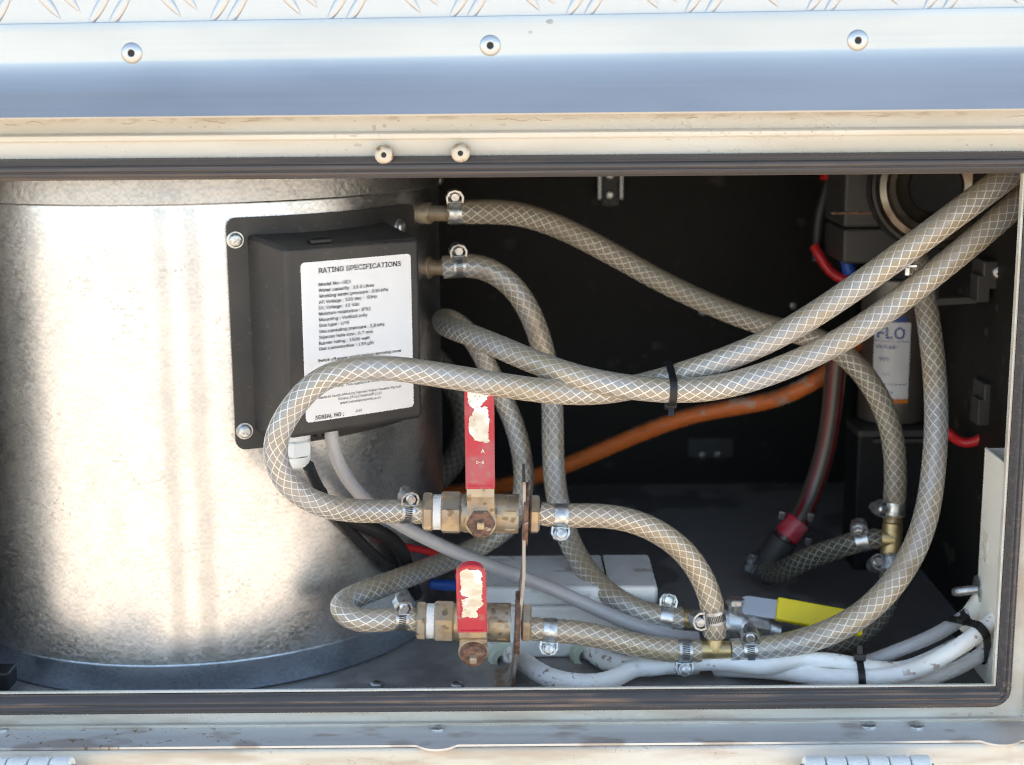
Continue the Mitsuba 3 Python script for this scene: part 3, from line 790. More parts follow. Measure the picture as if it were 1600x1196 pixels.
def clamp(hose, px, py, s, label, tsign=1, w=0.0098, loose=0.0):
    path = HOSES[hose]
    q = proj(path[:, :3])
    i = int(np.argmin((q[:, 0] - px) ** 2 + (q[:, 1] - py) ** 2))
    i = min(max(i, 2), len(path) - 3)
    o, r = path[i, :3], path[i, 3] + 0.0003
    ax = nrm(path[i + 2, :3] - path[i - 2, :3])
    s = np.asarray(s, float); s = nrm(s - ax * (s @ ax))
    t = np.cross(ax, s) * tsign
    k = name('hose_clamp')
    tag(k, label, 'hose clamp', CG)
    M = frame(o, ax, s)            # x = s (towards the screw), z = along the hose
    th = 0.0008
    band = lathe([(r, -w / 2), (r + th * 0.9, -w / 2), (r + th, -w / 2 + 0.0004), (r + th, w / 2 - 0.0004), (r + th * 0.9, w / 2), (r, w / 2)], 48)
    slots = []
    half = 1 if (int(px) % 3) else -1
    for a in np.arange(0.80, 2.5, 0.155):
        b = rbox(0.0006, 0.0009, w * 0.56, 0.0002, (r + th + 0.0000, 0, 0))
        R = trimesh.transformations.rotation_matrix(a * half, [0, 0, 1]) @ trimesh.transformations.rotation_matrix(0.14, [1, 0, 0])
        slots.append(put(b, R))
    tail = rbox(0.0007, 0.008, w * 0.9, 0.0003, (r + 0.0018, 0.0055, 0))
    obj(k + '__band', put(cat(band, tail), M), 'm_zinc', 35)
    obj(k + '__band__slots', put(cat(*slots), M), 'm_dark_grey', label='row of worm slots in the band')
    # housing: saddle with curled sides round the worm
    hc = r + th + 0.0045
    ys = tsign
    arch = LineString([(hc - 0.0046, -0.0058), (hc - 0.0005, -0.0062), (hc + 0.0032, -0.0040), (hc + 0.0044, 0), (hc + 0.0032, 0.0040), (hc - 0.0005, 0.0062), (hc - 0.0046, 0.0058)]).buffer(0.0007, quad_segs=3)
    h = extrude(arch, 0.0085)        # in x-y, along z ; z has to become the screw axis t
    Mh = np.eye(4); Mh[:3, 0] = (1, 0, 0); Mh[:3, 1] = (0, 0, -ys); Mh[:3, 2] = (0, ys, 0)
    h.apply_translation([0, 0, -0.0055])
    h2 = put(rbox(0.0012, 0.0112, 0.009, 0.0004, (hc - 0.0042, 0, -0.001)), Mh)
    obj(k + '__housing', put(cat(put(h, Mh), h2), M), 'm_zinc', 35)
    wm = [(0, -0.008), (0.0030, -0.008)]
    for z in np.arange(-0.0075, 0.0028, 0.0011): wm += [(0.0033, z), (0.0027, z + 0.00055)]
    wm += [(0.0032, 0.003), (0.0032, 0.0034), (0, 0.0034)]
    head = cat(put(hexprism(0.0043, 0.0036, 0.0006), T_(0, 0, 0.0052)), lathe([(0, 0.0030), (0.0048, 0.0030), (0.0050, 0.0036), (0.0050, 0.0050), (0.0046, 0.0054), (0, 0.0054)], 28), put(screw_head(0.0037, 0.0012, 'slot'), T_(0, 0, 0.0088)))
    sc = cat(lathe(wm, 20), head)
    obj(k + '__screw', put(put(put(sc, T_(0, 0, 0)), Mh @ T_(0, 0, 0)), M @ T_(hc, 0, 0)), 'm_zinc', 35)
    return o, ax


clamp(H1, 714, 332, (0, -.15, 1), 'hose clamp on the top outlet pipe of the drum, beside the frame', -1)
clamp(H2, 716, 417, (0, -.15, 1), 'hose clamp on the second outlet pipe of the drum', -1)
clamp(A, 632, 801, (0, -.25, 1), 'hose clamp left of the upper red-handled valve with screw on top', -1)
clamp(B, 622, 970, (0, -.30, 1), 'hose clamp left of the lower red-handled valve, screw facing the viewer', -1)
clamp(Ch, 875, 806, (0, -.35, -1), 'hose clamp right of the upper red-handled valve, screw hanging below', -1)
clamp(Dh, 857, 985, (0, -.3, -1), 'hose clamp just right of the lower red-handled valve', -1)
clamp(Dh, 1071, 1016, (0, -.3, -1), 'hose clamp on the left arm of the front brass tee', -1)
clamp(Eh, 1174, 1015, (0, -.2, 1), 'hose clamp on the right arm of the front brass tee', -1)
clamp(Ch, 1116, 966, (-1, -.25, 0), 'hose clamp on the upright arm of the front brass tee', 1)
clamp(H2, 1041, 962, (0, .25, 1), 'hose clamp on the hose end beside the corner of the white box', 1)
clamp(H1, 1397, 795, (-1, -.35, 0), 'hose clamp on top of the right-hand brass tee', 1)
clamp(Gh, 1346, 845, (0, -.3, 1), 'hose clamp on the left arm of the right-hand brass tee', -1)
clamp(Fh, 1391, 886, (-1, -.2, 0), 'hose clamp under the right-hand brass tee', 1)
clamp(Gh, 1194, 882, (-1, -.4, 0.3), 'hose clamp on the floor beside the red band', 1)


# ------------------------------------------------------------------ brass tees
def tee(o, run, arm, r, l_run, l_arm, label):
    k = name('brass_tee')
    tag(k, label, 'pipe tee', 'brass tees')
    run, arm = nrm(run), nrm(arm)
    barb = lambda d, l: put(lathe([(0, 0), (r * 0.80, 0), (r * 0.80, l), (r * 0.98, l + 0.001), (r * 0.80, l + 0.006), (r * 0.98, l + 0.007), (r * 0.78, l + 0.012), (0, l + 0.012)], 28), frame(o, d))
    body = put(lathe([(0, -l_run), (r * 0.94, -l_run), (r, -l_run + 0.0006), (r, l_run - 0.0006), (r * 0.94, l_run), (0, l_run)], 40), frame(o, run))
    saddle = put(lathe([(r * 1.06, 0.0), (r * 1.02, r * 0.55), (r * 0.90, r * 1.0), (r * 0.82, r * 1.4), (r * 0.80, l_arm), (0, l_arm)], 36), frame(o, arm))
    obj(k + '__body', cat(body, saddle), 'm_brass_clean', 40)
    obj(k + '__barb', barb(run, l_run), 'm_brass_clean', 40)
    obj(k + '__barb', barb(-run, l_run), 'm_brass_clean', 40)
    obj(k + '__barb', barb(arm, l_arm), 'm_brass_clean', 40)


o = at(1117, 1016, .066)
tee(o, (1, 0, 0), (0, 0, 1), .0066, .0112, .009, 'brass tee at the front sill joining three braided hoses')
o = at(1393, 842, .18)
tee(o, HOSES[H1][-1, :3] - HOSES[Fh][0, :3], HOSES[Gh][2, :3] - o, .0082, .0125, .010, 'brass tee at the right under the dusty hose')


# ------------------------------------------------------------------ ball valves
def along(o, ax, pieces):
    return [put(m, frame(o + ax * d, ax, (0, -cos(radians(rot)), sin(radians(rot))))) for m, d, rot in pieces]


def outline_handle(pxh, base_w, tip_w, L, r_end):
    return Polygon([(-base_w / 2, 0), (base_w / 2, 0), (tip_w / 2, L - r_end), (tip_w / 2, L), (-tip_w / 2, L), (-tip_w / 2, L - r_end)]).buffer(-r_end * .98).buffer(r_end * .98, quad_segs=8)


def red_valve(x0, x_end, row, y, stem, hdir, hl, label, slabel, patches, neck, sl=0.0255, hw=0.0205):
    k = name('ball_valve')
    tag(k, label, 'ball valve', 'red-handled brass ball valves')
    S = 0.00042 * (1 + y)
    o = at(x0, row, y); e = at(x_end, row + 4, y)
    ax = nrm(e - o)
    L = np.linalg.norm(e - o)
    R0 = 0.0158
    f = L / (185 * S)
    d = lambda px: px * S * f
    hexr = lambda l, rc: hexprism(rc, l, 0.0014)
    obj(k + '__inlet_nut', along(o, ax, [(hexr(d(16.5), R0 * .97), 0, 22)])[0], 'm_brass', 25)
    tape = lathe([(0, 0)] + [(R0 * (0.80 + 0.015 * (i % 2)), d(12) * i / 9) for i in range(10)] + [(0, d(12))], 36)
    obj(k + '__thread_tape', along(o, ax, [(tape, d(16.5), 0)])[0], 'm_ptfe', 40, label='white sealing tape on the valve thread')
    body = along(o, ax, [(hexr(d(32), R0 * 1.04), d(28.5), 22),
                         (lathe([(0, 0), (R0 * .84, 0), (R0 * .90, d(6)), (R0 * .93, d(20)), (R0 * .95, d(40)), (R0 * .9, d(52)), (R0 * .86, d(56)), (0, d(56))], 40), d(60), 0),
                         (lathe([(0, 0), (R0 * .88, 0), (R0 * .9, d(3)), (R0 * .9, d(36)), (0, d(36))], 40), d(114), 0),
                         (hexr(d(22), R0 * .93), d(126), 22)])
    obj(k + '__body', cat(*body), 'm_brass', 30)
    obj(k + '__lock_nut', along(o, ax, [(lathe([(R0 * .5, 0), (R0 * 1.42, 0), (R0 * 1.46, 0.0005), (R0 * 1.46, d(8) - 0.0005), (R0 * 1.42, d(8)), (R0 * .5, d(8))], 40), d(157), 0)])[0], 'm_rust', 40, label='rusty washer against the bracket')
    obj(k + '__outlet_nut', along(o, ax, [(hexr(d(16), R0 * .95), d(167), 22)])[0], 'm_brass', 25)
    # stem, handle, nut
    stem, hdir = nrm(stem), np.asarray(hdir, float)
    hdir = nrm(hdir - stem * (hdir @ stem))
    so = o + ax * d(92)
    obj(k + '__stem', cat(cyl(so, so + stem * sl, 0.0068, 28), cyl(so, so + stem * (sl - 0.006), 0.0098, 28)), 'm_brass', 40)
    side = np.cross(hdir, stem)
    M = np.eye(4); M[:3, 0], M[:3, 1], M[:3, 2] = side, hdir, np.cross(side, hdir)
    if M[:3, 2] @ stem < 0: M[:3, 0] *= -1; M[:3, 2] *= -1
    M[:3, 3] = so + stem * (sl - 0.0005)
    # the metal lever: a strip bent outwards once, with a round eye at the stem
    t = 0.0022
    prof = [(-0.002, 0), (0.012, 0), (0.020, neck), (hl - 0.004, neck + 0.003)]
    st = LineString(prof).buffer(t / 2, cap_style=2, join_style=1, quad_segs=4)
    lv = extrude(st, hw * .94)
    # polygon x = along the handle, y = out along the stem, extruded across the handle
    Q = np.eye(4); Q[:3, 0] = (0, 1, 0); Q[:3, 1] = (0, 0, 1); Q[:3, 2] = (1, 0, 0); Q[0, 3] = -hw * .47
    eye = put(lathe([(0, -t / 2), (hw * .5, -t / 2), (hw * .53, -t / 3), (hw * .53, t / 3), (hw * .5, t / 2), (0, t / 2)], 32), M @ T_(0, 0, 0.0002))
    obj(k + '__lever', cat(put(put(lv, Q), M), eye), 'm_brass', 30)
    sl_o = Polygon([(-hw / 2, 0.026), (hw / 2, 0.026), (hw / 2, hl), (-hw / 2, hl)])
    tip = rrect(hw, hl - 0.026, hw * .47, 10) if patches[0] else sl_o
    if patches[0]:
        tip = affinity.translate(tip, 0, (hl + 0.026) / 2).union(Polygon([(-hw / 2, 0.026), (hw / 2, 0.026), (hw / 2, 0.06), (-hw / 2, 0.06)]))
    sleeve = extrude(tip.buffer(-0.0008).buffer(0.0008), 0.0046)
    dz = neck + 0.0005
    shear = lambda m: trimesh.Trimesh(m.vertices + np.c_[np.zeros(len(m.vertices)), np.zeros(len(m.vertices)), dz - 0.0023 + (m.vertices[:, 1] - 0.02) * 0.003 / (hl - .024)], m.faces, process=False)
    sleeve = sleeve.subdivide_to_size(0.02)
    rimr = tip.buffer(-0.0007).difference(tip.buffer(-0.0022))
    rim = extrude(rimr, 0.0006); rim.apply_translation([0, 0, 0.0046])
    obj(k + '__grip', put(shear(cat(sleeve, rim)), M), 'm_red', 30, label='red vinyl handle sleeve')
    st_m = []
    for poly in patches[1]:
        m = extrude(poly.buffer(0.0003).buffer(-0.0003), 0.00025); m.apply_translation([0, 0, 0.0048]); st_m.append(m)
    obj(k + '__sticker', put(shear(cat(*st_m)), M), 'm_sticker', label=slabel)
    if patches[2]:
        tmm = []
        for s, cx, cy, h in patches[2]:
            m = meshkit.text_mesh(s, h, 0.0002, bold=True)
            m.apply_translation([-m.bounds.mean(0)[0], -m.bounds.mean(0)[1], 0])
            m.apply_translation([cx, cy, 0.0050]); tmm.append(m)
        obj(k + '__marking', put(shear(cat(*tmm)), M), 'm_sticker', label='small pale moulded marks on the red handle')
    nut = hexprism(0.0102, 0.0055, 0.001) if neck < 0.008 else lathe([(0, 0), (0.0095, 0), (0.0098, 0.0008), (0.0090, 0.0045), (0.0075, 0.0058), (0, 0.0058)], 30)
    obj(k + '__handle_nut', put(nut, M @ T_(0, 0, 0.0011)), 'm_rust', 30, label='rusty nut holding the handle')
    obj(k + '__stem_end', put(rbox(0.0052, 0.0052, 0.010, 0.0008, (0, 0, 0.006)), M), 'm_brass', 40)
    return o, ax, d


def ragged(pts, seed, amp=0.0009):
    r = np.random.default_rng(seed)
    ls = LineString(pts + [pts[0]])
    n = int(ls.length / 0.0012)
    q = [ls.interpolate(i / n, normalized=True) for i in range(n)]
    return Polygon([(p.x + r.normal(0, amp * .5), p.y + r.normal(0, amp * .5)) for p in q]).buffer(0)


pA = [affinity.translate(q, 0, .0150) for q in [ragged([(-.0075, .052), (-.003, .046), (.006, .0445), (.0065, .064), (.0055, .070), (-.003, .070), (-.0075, .060)], 1), ragged([(-.008, .073), (-.0085, .083), (.0065, .083), (.0068, .078), (.001, .071), (-.005, .069)], 2)]]
v1 = red_valve(661, 845, 800, .060, (0, -1, 0.02), (0.0, 0, 1), 0.101, 'brass ball valve with upright red handle behind the looping hose, upper of the two',
               'torn cream sticker on the long red handle', (False, pA, [('A', 0.002, 0.0535, 0.0028), ('0-8', 0, 0.0455, 0.0022)]), 0.004)
pB = [ragged([(-.0072, .082), (.006, .082), (.0078, .079), (.0074, .060), (.0078, .052), (.003, .046), (.0045, .041), (.003, .0395), (-.0065, .040), (-.0068, .056), (-.001, .058), (-.0072, .060)], 3)]
v2 = red_valve(651, 832, 970, .055, (0, -.95, -.31), (0.0, -.31, .95), 0.086, 'brass ball valve with short rounded red handle, lower of the two',
               'torn cream sticker on the rounded red handle', (True, pB, None), 0.008, 0.034)

# steel bracket that both valves pass through
bk = 'valve_bracket'
tag(bk, 'thin worn steel plate on edge that carries both red-handled valves', 'bracket')
bt, bb = at(819, 752, .045), at(802, 1062, .045)
pts = [(bb[0], FZ + 0.001), (bb[0] + 0.0, FZ + 0.015), (bt[0] - 0.002, at(818, 900, .045)[2]), (bt[0], bt[2] + .0)]
lean = LineString([(bb[0] - 0.014, FZ + 0.0015), (bb[0] - 0.010, FZ + 0.0015)] + [(bb[0] - 0.010 + 0.010 * sin(a), FZ + 0.0115 - 0.010 * cos(a)) for a in np.linspace(0.2, pi / 2, 6)] + [(bt[0] - 0.0006, at(818, 900, .045)[2]), (bt[0], bt[2])]).buffer(0.0011, cap_style=2, quad_segs=4)
br = extrude(lean, 0.052)
Q = np.eye(4); Q[:3, 0] = (1, 0, 0); Q[:3, 1] = (0, 0, 1); Q[:3, 2] = (0, -1, 0); Q[1, 3] = 0.094
obj(bk + '__plate', put(br, Q), 'm_plate', 30)
obj(bk + '__foot', slab(bb[0] - 0.118, bb[0] - 0.014, 0.043, 0.093, FZ + 0.0004, FZ + 0.0024), 'm_floor', label='dusty foot of the bracket screwed to the floor')
for px, row in ((588, 1071), (714, 1072)):
    oo = at(px, row, z=FZ + 0.003)
    obj(bk + '__bolt', put(screw_head(0.0048, 0.003), frame(oo, (0, 0, 1))), 'm_steel_dull', 40)

# yellow-handled valve
yv = name('ball_valve')
tag(yv, 'steel ball valve with flat yellow handle lying behind the front tee', 'ball valve')
o, e = at(1076, 966, .10), at(1228, 990, .10)
ax = nrm(e - o); L = np.linalg.norm(e - o)
obj(yv + '__body', cat(*along(o, ax, [(lathe([(0, 0), (.0068, 0), (.0068, .010), (.012, .011), (.0138, .016), (.0138, .038), (.012, .043), (0, .043)], 40), 0, 0), (hexprism(.0128, .020, .0012), .041, 22), (lathe([(0, 0), (.0095, 0), (.0098, .001), (.0095, .009), (0, .009)], 36), .0605, 0)])), 'm_zinc', 30)
so = at(1148, 958, .097)
obj(yv + '__stem', cat(cyl(so, so + np.array([0, -.001, .010]), .0058, 24), put(hexprism(.0072, .005, .0008), frame(so + np.array([0, -.001, .007]), (0, 0, 1)))), 'm_zinc', 30)
ha, hb, hc_ = at(1140, 948, .10), at(1216, 952, .095), at(1345, 976, .09)


def bar(a, b, wa, wb, th, nv, r=0.0015):
    a, b = np.asarray(a), np.asarray(b); d = nrm(b - a); nv = nrm(np.asarray(nv) - d * (np.asarray(nv) @ d)); s = np.cross(d, nv)
    pts = [p + s * w * i + nv * th * j for p, w in ((a, wa / 2 - r), (b, wb / 2 - r)) for i in (-1, 1) for j in (-.5, .5)]
    return hull_pts(pts, r, 1)


obj(yv + '__lever', cat(bar(ha, at(1172, 946, .10), .012, .016, .001, (0, -.75, .6), .001), bar(at(1168, 946, .10), hb + (hc_ - hb) * .3, .016, .0165, .001, (0, -.75, .6), .001)), 'm_steel_dull', 30)
obj(yv + '__grip', bar(hb, hc_, .0180, .0185, .003, (0, -.75, .6), .0014), 'm_yellow', 40, label='yellow vinyl handle sleeve')

# ------------------------------------------------------------------ white junction box and cables
jb = 'junction_box'
tag(jb, 'dusty white plastic box on the floor behind the lower valve', 'junction box')
yf = 0.118
zt_, zl = at(880, 917, yf)[2], at(880, 948, yf)[2]
x0, x1 = at(716, 950, yf)[0], at(1028, 950, yf)[0]
yb = at(880, 866, z=zt_)[1]
xc, dx = (x0 + x1) / 2, x1 - x0
obj(jb + '__lid', rbox(dx, yb - yf, zt_ - zl - 0.0006, 0.0035, (xc, (yb + yf) / 2, (zt_ + zl) / 2), 2), 'm_white', 40)
obj(jb + '__base', rbox(dx - 0.003, yb - yf - 0.003, zl - FZ - 0.0008, 0.003, (xc, (yb + yf) / 2, (zl + FZ) / 2), 2), 'm_white', 40)
g0, g1 = at(940, 866, z=zt_), at(940, 915, z=zt_)
obj(jb + '__seam', slab(g0[0] - .0007, g0[0] + .0007, yf + .006, yb - .004, zt_ - .0004, zt_ + .0005), 'm_green', label='dark green line across the lid')
for px, row in ((788, 1026), (915, 1020)):
    oo = at(px, row, yf - .008)
    obj(jb + '__cable_gland', put(cat(lathe([(.0055, 0), (.0125, 0), (.0128, .0006), (.0128, .0045), (.011, .005), (.011, .009), (.0098, .0105), (.0055, .0105)], 32)), frame(at(px, row, yf + .001), (0, -1, 0))), 'm_gland', 35)
tube_thing('white_cable', [(790, 1026, .125, .0070), (800, 1024, .11, .0070), (818, 1034, .085, .0072), (852, 1056, .062, .0074), (900, 1068, .052, .0074), (950, 1064, .054, .0072), (985, 1047, .065, .0070), (1030, 1040, .08, .007), (1090, 1040, .09, .007)], .0072, 'm_cable', 'white cable curving from the left gland of the white box along the sill', 'cable')
tube_thing('white_cable', [(915, 1020, .125, .0070), (926, 1020, .11, .0070), (950, 1034, .085, .0074), (1000, 1042, .07, .0074), (1070, 1036, .07, .0070), (1140, 1036, .066, .0066), (1190, 1042, .06, .0066), (1240, 1034, .056, .0058), (1290, 1032, .054, .0058), (1343, 1040, .05, .0056), (1400, 1046, .055, .0056), (1450, 1032, .07, .0060), (1510, 1000, .09, .0060), (1580, 955, .12, .006)], .0068, 'm_cable', 'white cable from the right gland of the white box into the corner bundle', 'cable')
tube_thing('white_cable', [(1120, 1044, .085, .0066), (1180, 1046, .07, .0066), (1230, 1050, .06, .0068), (1285, 1058, .045, .0064), (1343, 1060, .040, .0064), (1405, 1055, .038, .0064), (1465, 1031, .04, .0063), (1520, 996, .046, .0062), (1560, 964, .055, .0062), (1620, 905, .07, .0062)], .0078, 'm_cable', 'thickest white cable sweeping up along the sill to the right corner', 'cable')
tube_thing('white_cable', [(1400, 1066, .05, .006), (1440, 1063, .05, .0053), (1490, 1047, .055, .0053), (1540, 1018, .065, .0053), (1600, 975, .08, .0060)], .0066, 'm_cable', 'white cable lowest in the bundle at the right corner', 'cable')
tube_thing('white_cable', [(1500, 1010, .12, .006), (1525, 1035, .10, .0062), (1556, 1052, .085, .0062), (1610, 1062, .08, .0062)], .006, 'm_cable', 'short white cable passing behind the bottom right corner of the frame', 'cable')
tube_thing('grey_cable', [(1300, 1050, .07, .0058), (1350, 1038, .07, .006), (1400, 1018, .072, .0052), (1455, 995, .078, .0053), (1510, 962, .086, .0054), (1550, 927, .092, .0054), (1610, 860, .10, .0063)], .0064, 'm_grey_cable', 'pale grey cable uppermost in the bundle at the right corner', 'cable')
tube_thing('cream_cable', [(1500, 985, .085, .0072), (1522, 953, .088, .0072), (1552, 910, .09, .0072), (1600, 845, .09, .0072)], .007, 'm_body', 'cream cable bending up beside the right jamb', 'cable')
tube_thing('grey_cable', [(517, 668, .060, 0.0050), (525, 712, .066, 0.0050), (548, 755, .082, 0.0050), (585, 793, .100, 0.0050), (640, 828, .112, .0052), (720, 866, .112, .0052), (800, 896, .108, .0052), (880, 928, .102, .0052), (950, 960, .098, .0054), (1020, 986, .094, .0054), (1090, 998, .095, .0054)], .006, 'm_grey_cable', 'grey cable slanting from under the control box past the lower red handle', 'cable')
tube_thing('black_cable', [(482, 728, .045, .0042), (492, 752, .06, .0042), (525, 805, .088, .004), (550, 832, .100, .0036), (600, 878, .118, .0034), (650, 905, .15, .0034)], .004, 'm_black', 'thin black cable running down the drum from the white gland', 'cable')
tube_thing('black_cable', [(500, 770, .07, .0054), (535, 806, .094, .0054), (580, 826, .108, .0056), (615, 846, .122, .0056), (635, 885, .145, .0056), (650, 930, .17, .0056)], .0055, 'm_black', 'thick black cable under the looping hose beside the drum', 'cable')
tube_thing('red_wire', [(555, 806, .106), (585, 824, .112), (615, 848, .128), (650, 858, .146), (685, 868, .165), (720, 900, .19)], .0028, 'm_red_wire', 'red wire beside the black cables at the foot of the drum', 'wire')
oo = at(694, 914, .19)
tube_thing('blue_connector', [(672, 912, .17, .0038), (690, 914, .172, .0044), (720, 915, .175, .0044), (735, 915, .18, .0036)], .004, 'm_blue', 'blue tape wrapped wire end behind the lower valve', 'connector')


# ------------------------------------------------------------------ cable ties
def tie(o, ax, items, headdir, label, w=0.0050, t=0.0013):
    """a strap round circles (centre, radius) seen along ax, its head towards headdir"""
    k = name('cable_tie')
    tag(k, label, 'cable tie', 'black cable ties')
    M = frame(o, ax, (0, 0, 1))
    R = M[:3, :3]
    pol = None
    for c, r in items:
        q = R.T @ (np.asarray(c) - o)
        p = Point(q[0], q[1]).buffer(r + 0.0003, quad_segs=12)
        pol = p if pol is None else pol.union(p)
    pol = pol.convex_hull
    b = extrude(pol.buffer(t, quad_segs=8).difference(pol), w); b.apply_translation([0, 0, -w / 2])
    obj(k + '__strap', put(b, M), 'm_black', 35)
    hd = R.T @ nrm(headdir); hd = nrm([hd[0], hd[1], 0])
    ray = LineString([pol.centroid.coords[0], np.array(pol.centroid.coords[0]) + hd[:2] * 0.2])
    ip = ray.intersection(pol.exterior)
    q = np.array(ip.coords[0])
    H = np.eye(4); H[:3, 0] = hd; H[:3, 1] = np.cross([0, 0, 1], hd); H[:3, 2] = (0, 0, 1); H[:3, 3] = (*q, 0)
    obj(k + '__head', put(put(cat(rbox(0.0055, 0.0068, 0.0082, 0.001, (0.0032, 0, 0)), rbox(0.009, 0.0012, 0.0042, 0.0004, (0.0075, 0.002, 0))), H), M), 'm_black', 35)


def near(h, px, py):
    path = HOSES[h]; q = proj(path[:, :3]); i = int(np.argmin((q[:, 0] - px) ** 2 + (q[:, 1] - py) ** 2))
    i = min(max(i, 2), len(path) - 3)
    return path[i, :3], path[i, 3], nrm(path[i + 2, :3] - path[i - 2, :3])


a, ra, xa = near(A, 1052, 588); b, rb, xb = near(B, 1048, 609)
a = a + xb * ((b - a) @ xb)
tie(b, xb, [(a, ra), (b, rb)], (0.0, -.55, -1), 'black cable tie binding the two crossing hoses')
wc = [k for k in HOSES if k.startswith('white_cable')]
c0, r0, x0_ = near(wc[2], 1343, 1060); c1, r1, _ = near(wc[1], 1343, 1044)
c1 = c1 + x0_ * ((c0 - c1) @ x0_)
tie(c0, x0_, [(c0, r0), (c1, r1)], (0, .2, 1), 'black cable tie round the white cables at the sill')
gc = [k for k in HOSES if k.startswith('grey_cable')]
c0, r0, x0_ = near(wc[2], 1528, 987); c1, r1, _ = near(gc[0], 1510, 965); c2, r2, _ = near(wc[3], 1540, 1018)
c1 = c1 + x0_ * ((c0 - c1) @ x0_); c2 = c2 + x0_ * ((c0 - c2) @ x0_)
tie(c0, x0_, [(c0, r0), (c1, r1), (c2, r2)], (-.7, -.3, .9), 'black cable tie round the bundle at the right corner', 0.0062)

# ------------------------------------------------------------------ right-hand side: cream panel, pump, brackets
cp = 'metal_upright'
pa = at(1572, 722, .045)
pz = pa[2]
pb = at(1541, 697, z=pz)
tag(cp, 'upright cream metal plate at the right jamb with a bolt through it', 'plate')
d = pb - pa
nv = nrm(np.cross(d, (0, 0, 1)))
if nv[0] > 0: nv = -nv
w = np.linalg.norm(d)
pan = rbox(w, 0.0022, pz - FZ - 0.002, 0.0008)
M = frame((pa + pb) / 2 * np.array([1, 1, 0]) + np.array([0, 0, (pz + FZ) / 2]), (0, 0, 1), d)
ret = put(rbox(0.030, 0.002, pz - FZ - 0.004, 0.0008), frame(pb * np.array([1, 1, 0]) + np.array([0.0155, 0.001, (pz + FZ) / 2]), (0, 0, 1), (1, 0, 0)))
obj(cp, cat(put(pan, M), ret), 'm_body', 30)
tag(cp, 'upright cream metal plate at the right jamb with a bolt through it', 'plate')
so = on_plane(1531, 921, pa, nv)
obj(cp + '__washer', put(lathe([(0, 0), (.0105, 0), (.0105, .0012), (.004, .0014), (0, .0014)], 30), frame(so + nv * .0012, nv)), 'm_zinc', 40)
st = [(0, 0)]
for i in range(14): st += [(.0036, i * .0014), (.0031, i * .0014 + .0007)]
st += [(.0028, .0205), (0, .021)]
obj(cp + '__bolt', put(lathe(st, 20), frame(so + nv * .002, nv * np.array([1, 1, 1]) + np.array([-.5, -.5, 0]))), 'm_zinc', 40)
sq = on_plane(1542, 855, pa, nv)
obj(cp + '__sticker', put(rbox(.011, .0006, .022, .0002), frame(sq + nv * .0013, (0, 0, 1), d)), 'm_sticker')

pu = 'water_pump'
tag(pu, 'dark water pump with bronze motor end and labelled grey barrel in the back right corner', 'pump')
yp = 0.30
mo = at(1462, 292, .24)
prof = [(0, .000), (.015, .0005), (.0205, .001), (.0215, -.0005), (.0225, .0012), (.0300, .0035), (.0325, .0065), (.0370, .0070), (.0395, .003), (.0445, .0020), (.0475, -.003), (.0500, -.004), (.0512, -.006), (.0512, -.10), (0, -.10)]
rg = lambda a, b: lathe(prof[a:b], 64)
obj(pu + '__motor_end', put(rg(0, 4), frame(mo, (-.12, -1, .08))), 'm_black', 30)
obj(pu + '__motor_rim', put(rg(3, 11), frame(mo, (-.12, -1, .08))), 'm_bronze', 40)
obj(pu + '__motor_body', put(rg(10, 15), frame(mo, (-.12, -1, .08))), 'm_black', 30)
sc_ = at(1320, 300, .33)
pc = at(1396, 560, yp + .03)
prad = 0.0295
bz0, bz1 = at(1400, 664, yp)[2], at(1400, 440, yp)[2]
obj(pu + '__barrel', put(lathe([(0, bz0), (prad * .99, bz0), (prad, bz0 + .001), (prad, bz1 - .002), (prad * .96, bz1), (0, bz1)], 64), T_(pc[0], pc[1], 0)), 'm_pump', 40)
# label wrapped round the barrel
lz0, lz1, lz2 = at(1390, 631, yp)[2], at(1390, 505, yp)[2], at(1390, 496, yp)[2]


def wrap(poly, dz, t):
    m = extrude(poly, t).subdivide_to_size(0.004)
    a = m.vertices[:, 0] / prad; r = prad + 0.0002 + m.vertices[:, 2]
    m.vertices = np.stack([pc[0] + r * np.sin(a), pc[1] - r * np.cos(a), m.vertices[:, 1] + dz], 1)
    return m


la, lb = -.85 * prad, .22 * prad
bx = lambda u0, u1, z0, z1: Polygon([(u0, z0), (u1, z0), (u1, z1), (u0, z1)])
obj(pu + '__label', wrap(bx(la, lb, lz0 + .004, lz1).buffer(-.001).buffer(.001), 0, .0003), 'm_label', label='white pump label with blue and orange edges')
obj(pu + '__label_edge', wrap(bx(la, lb, lz0, lz0 + .0036), 0, .0003), 'm_label_orange')
obj(pu + '__label_edge', wrap(bx(la, lb - .004, lz1 + .0004, lz2), 0, .0003), 'm_label_blue')


def wtext(s, h, u, z, bold=True):
    m = meshkit.text_mesh(s, h, 0.0002, bold=bold)
    m.apply_translation([-m.bounds[1][0] + u, z, 0.00035])
    a = m.vertices[:, 0] / prad; r = prad + 0.0002 + m.vertices[:, 2]
    m.vertices = np.stack([pc[0] + r * np.sin(a), pc[1] - r * np.cos(a), m.vertices[:, 1]], 1)
    return m


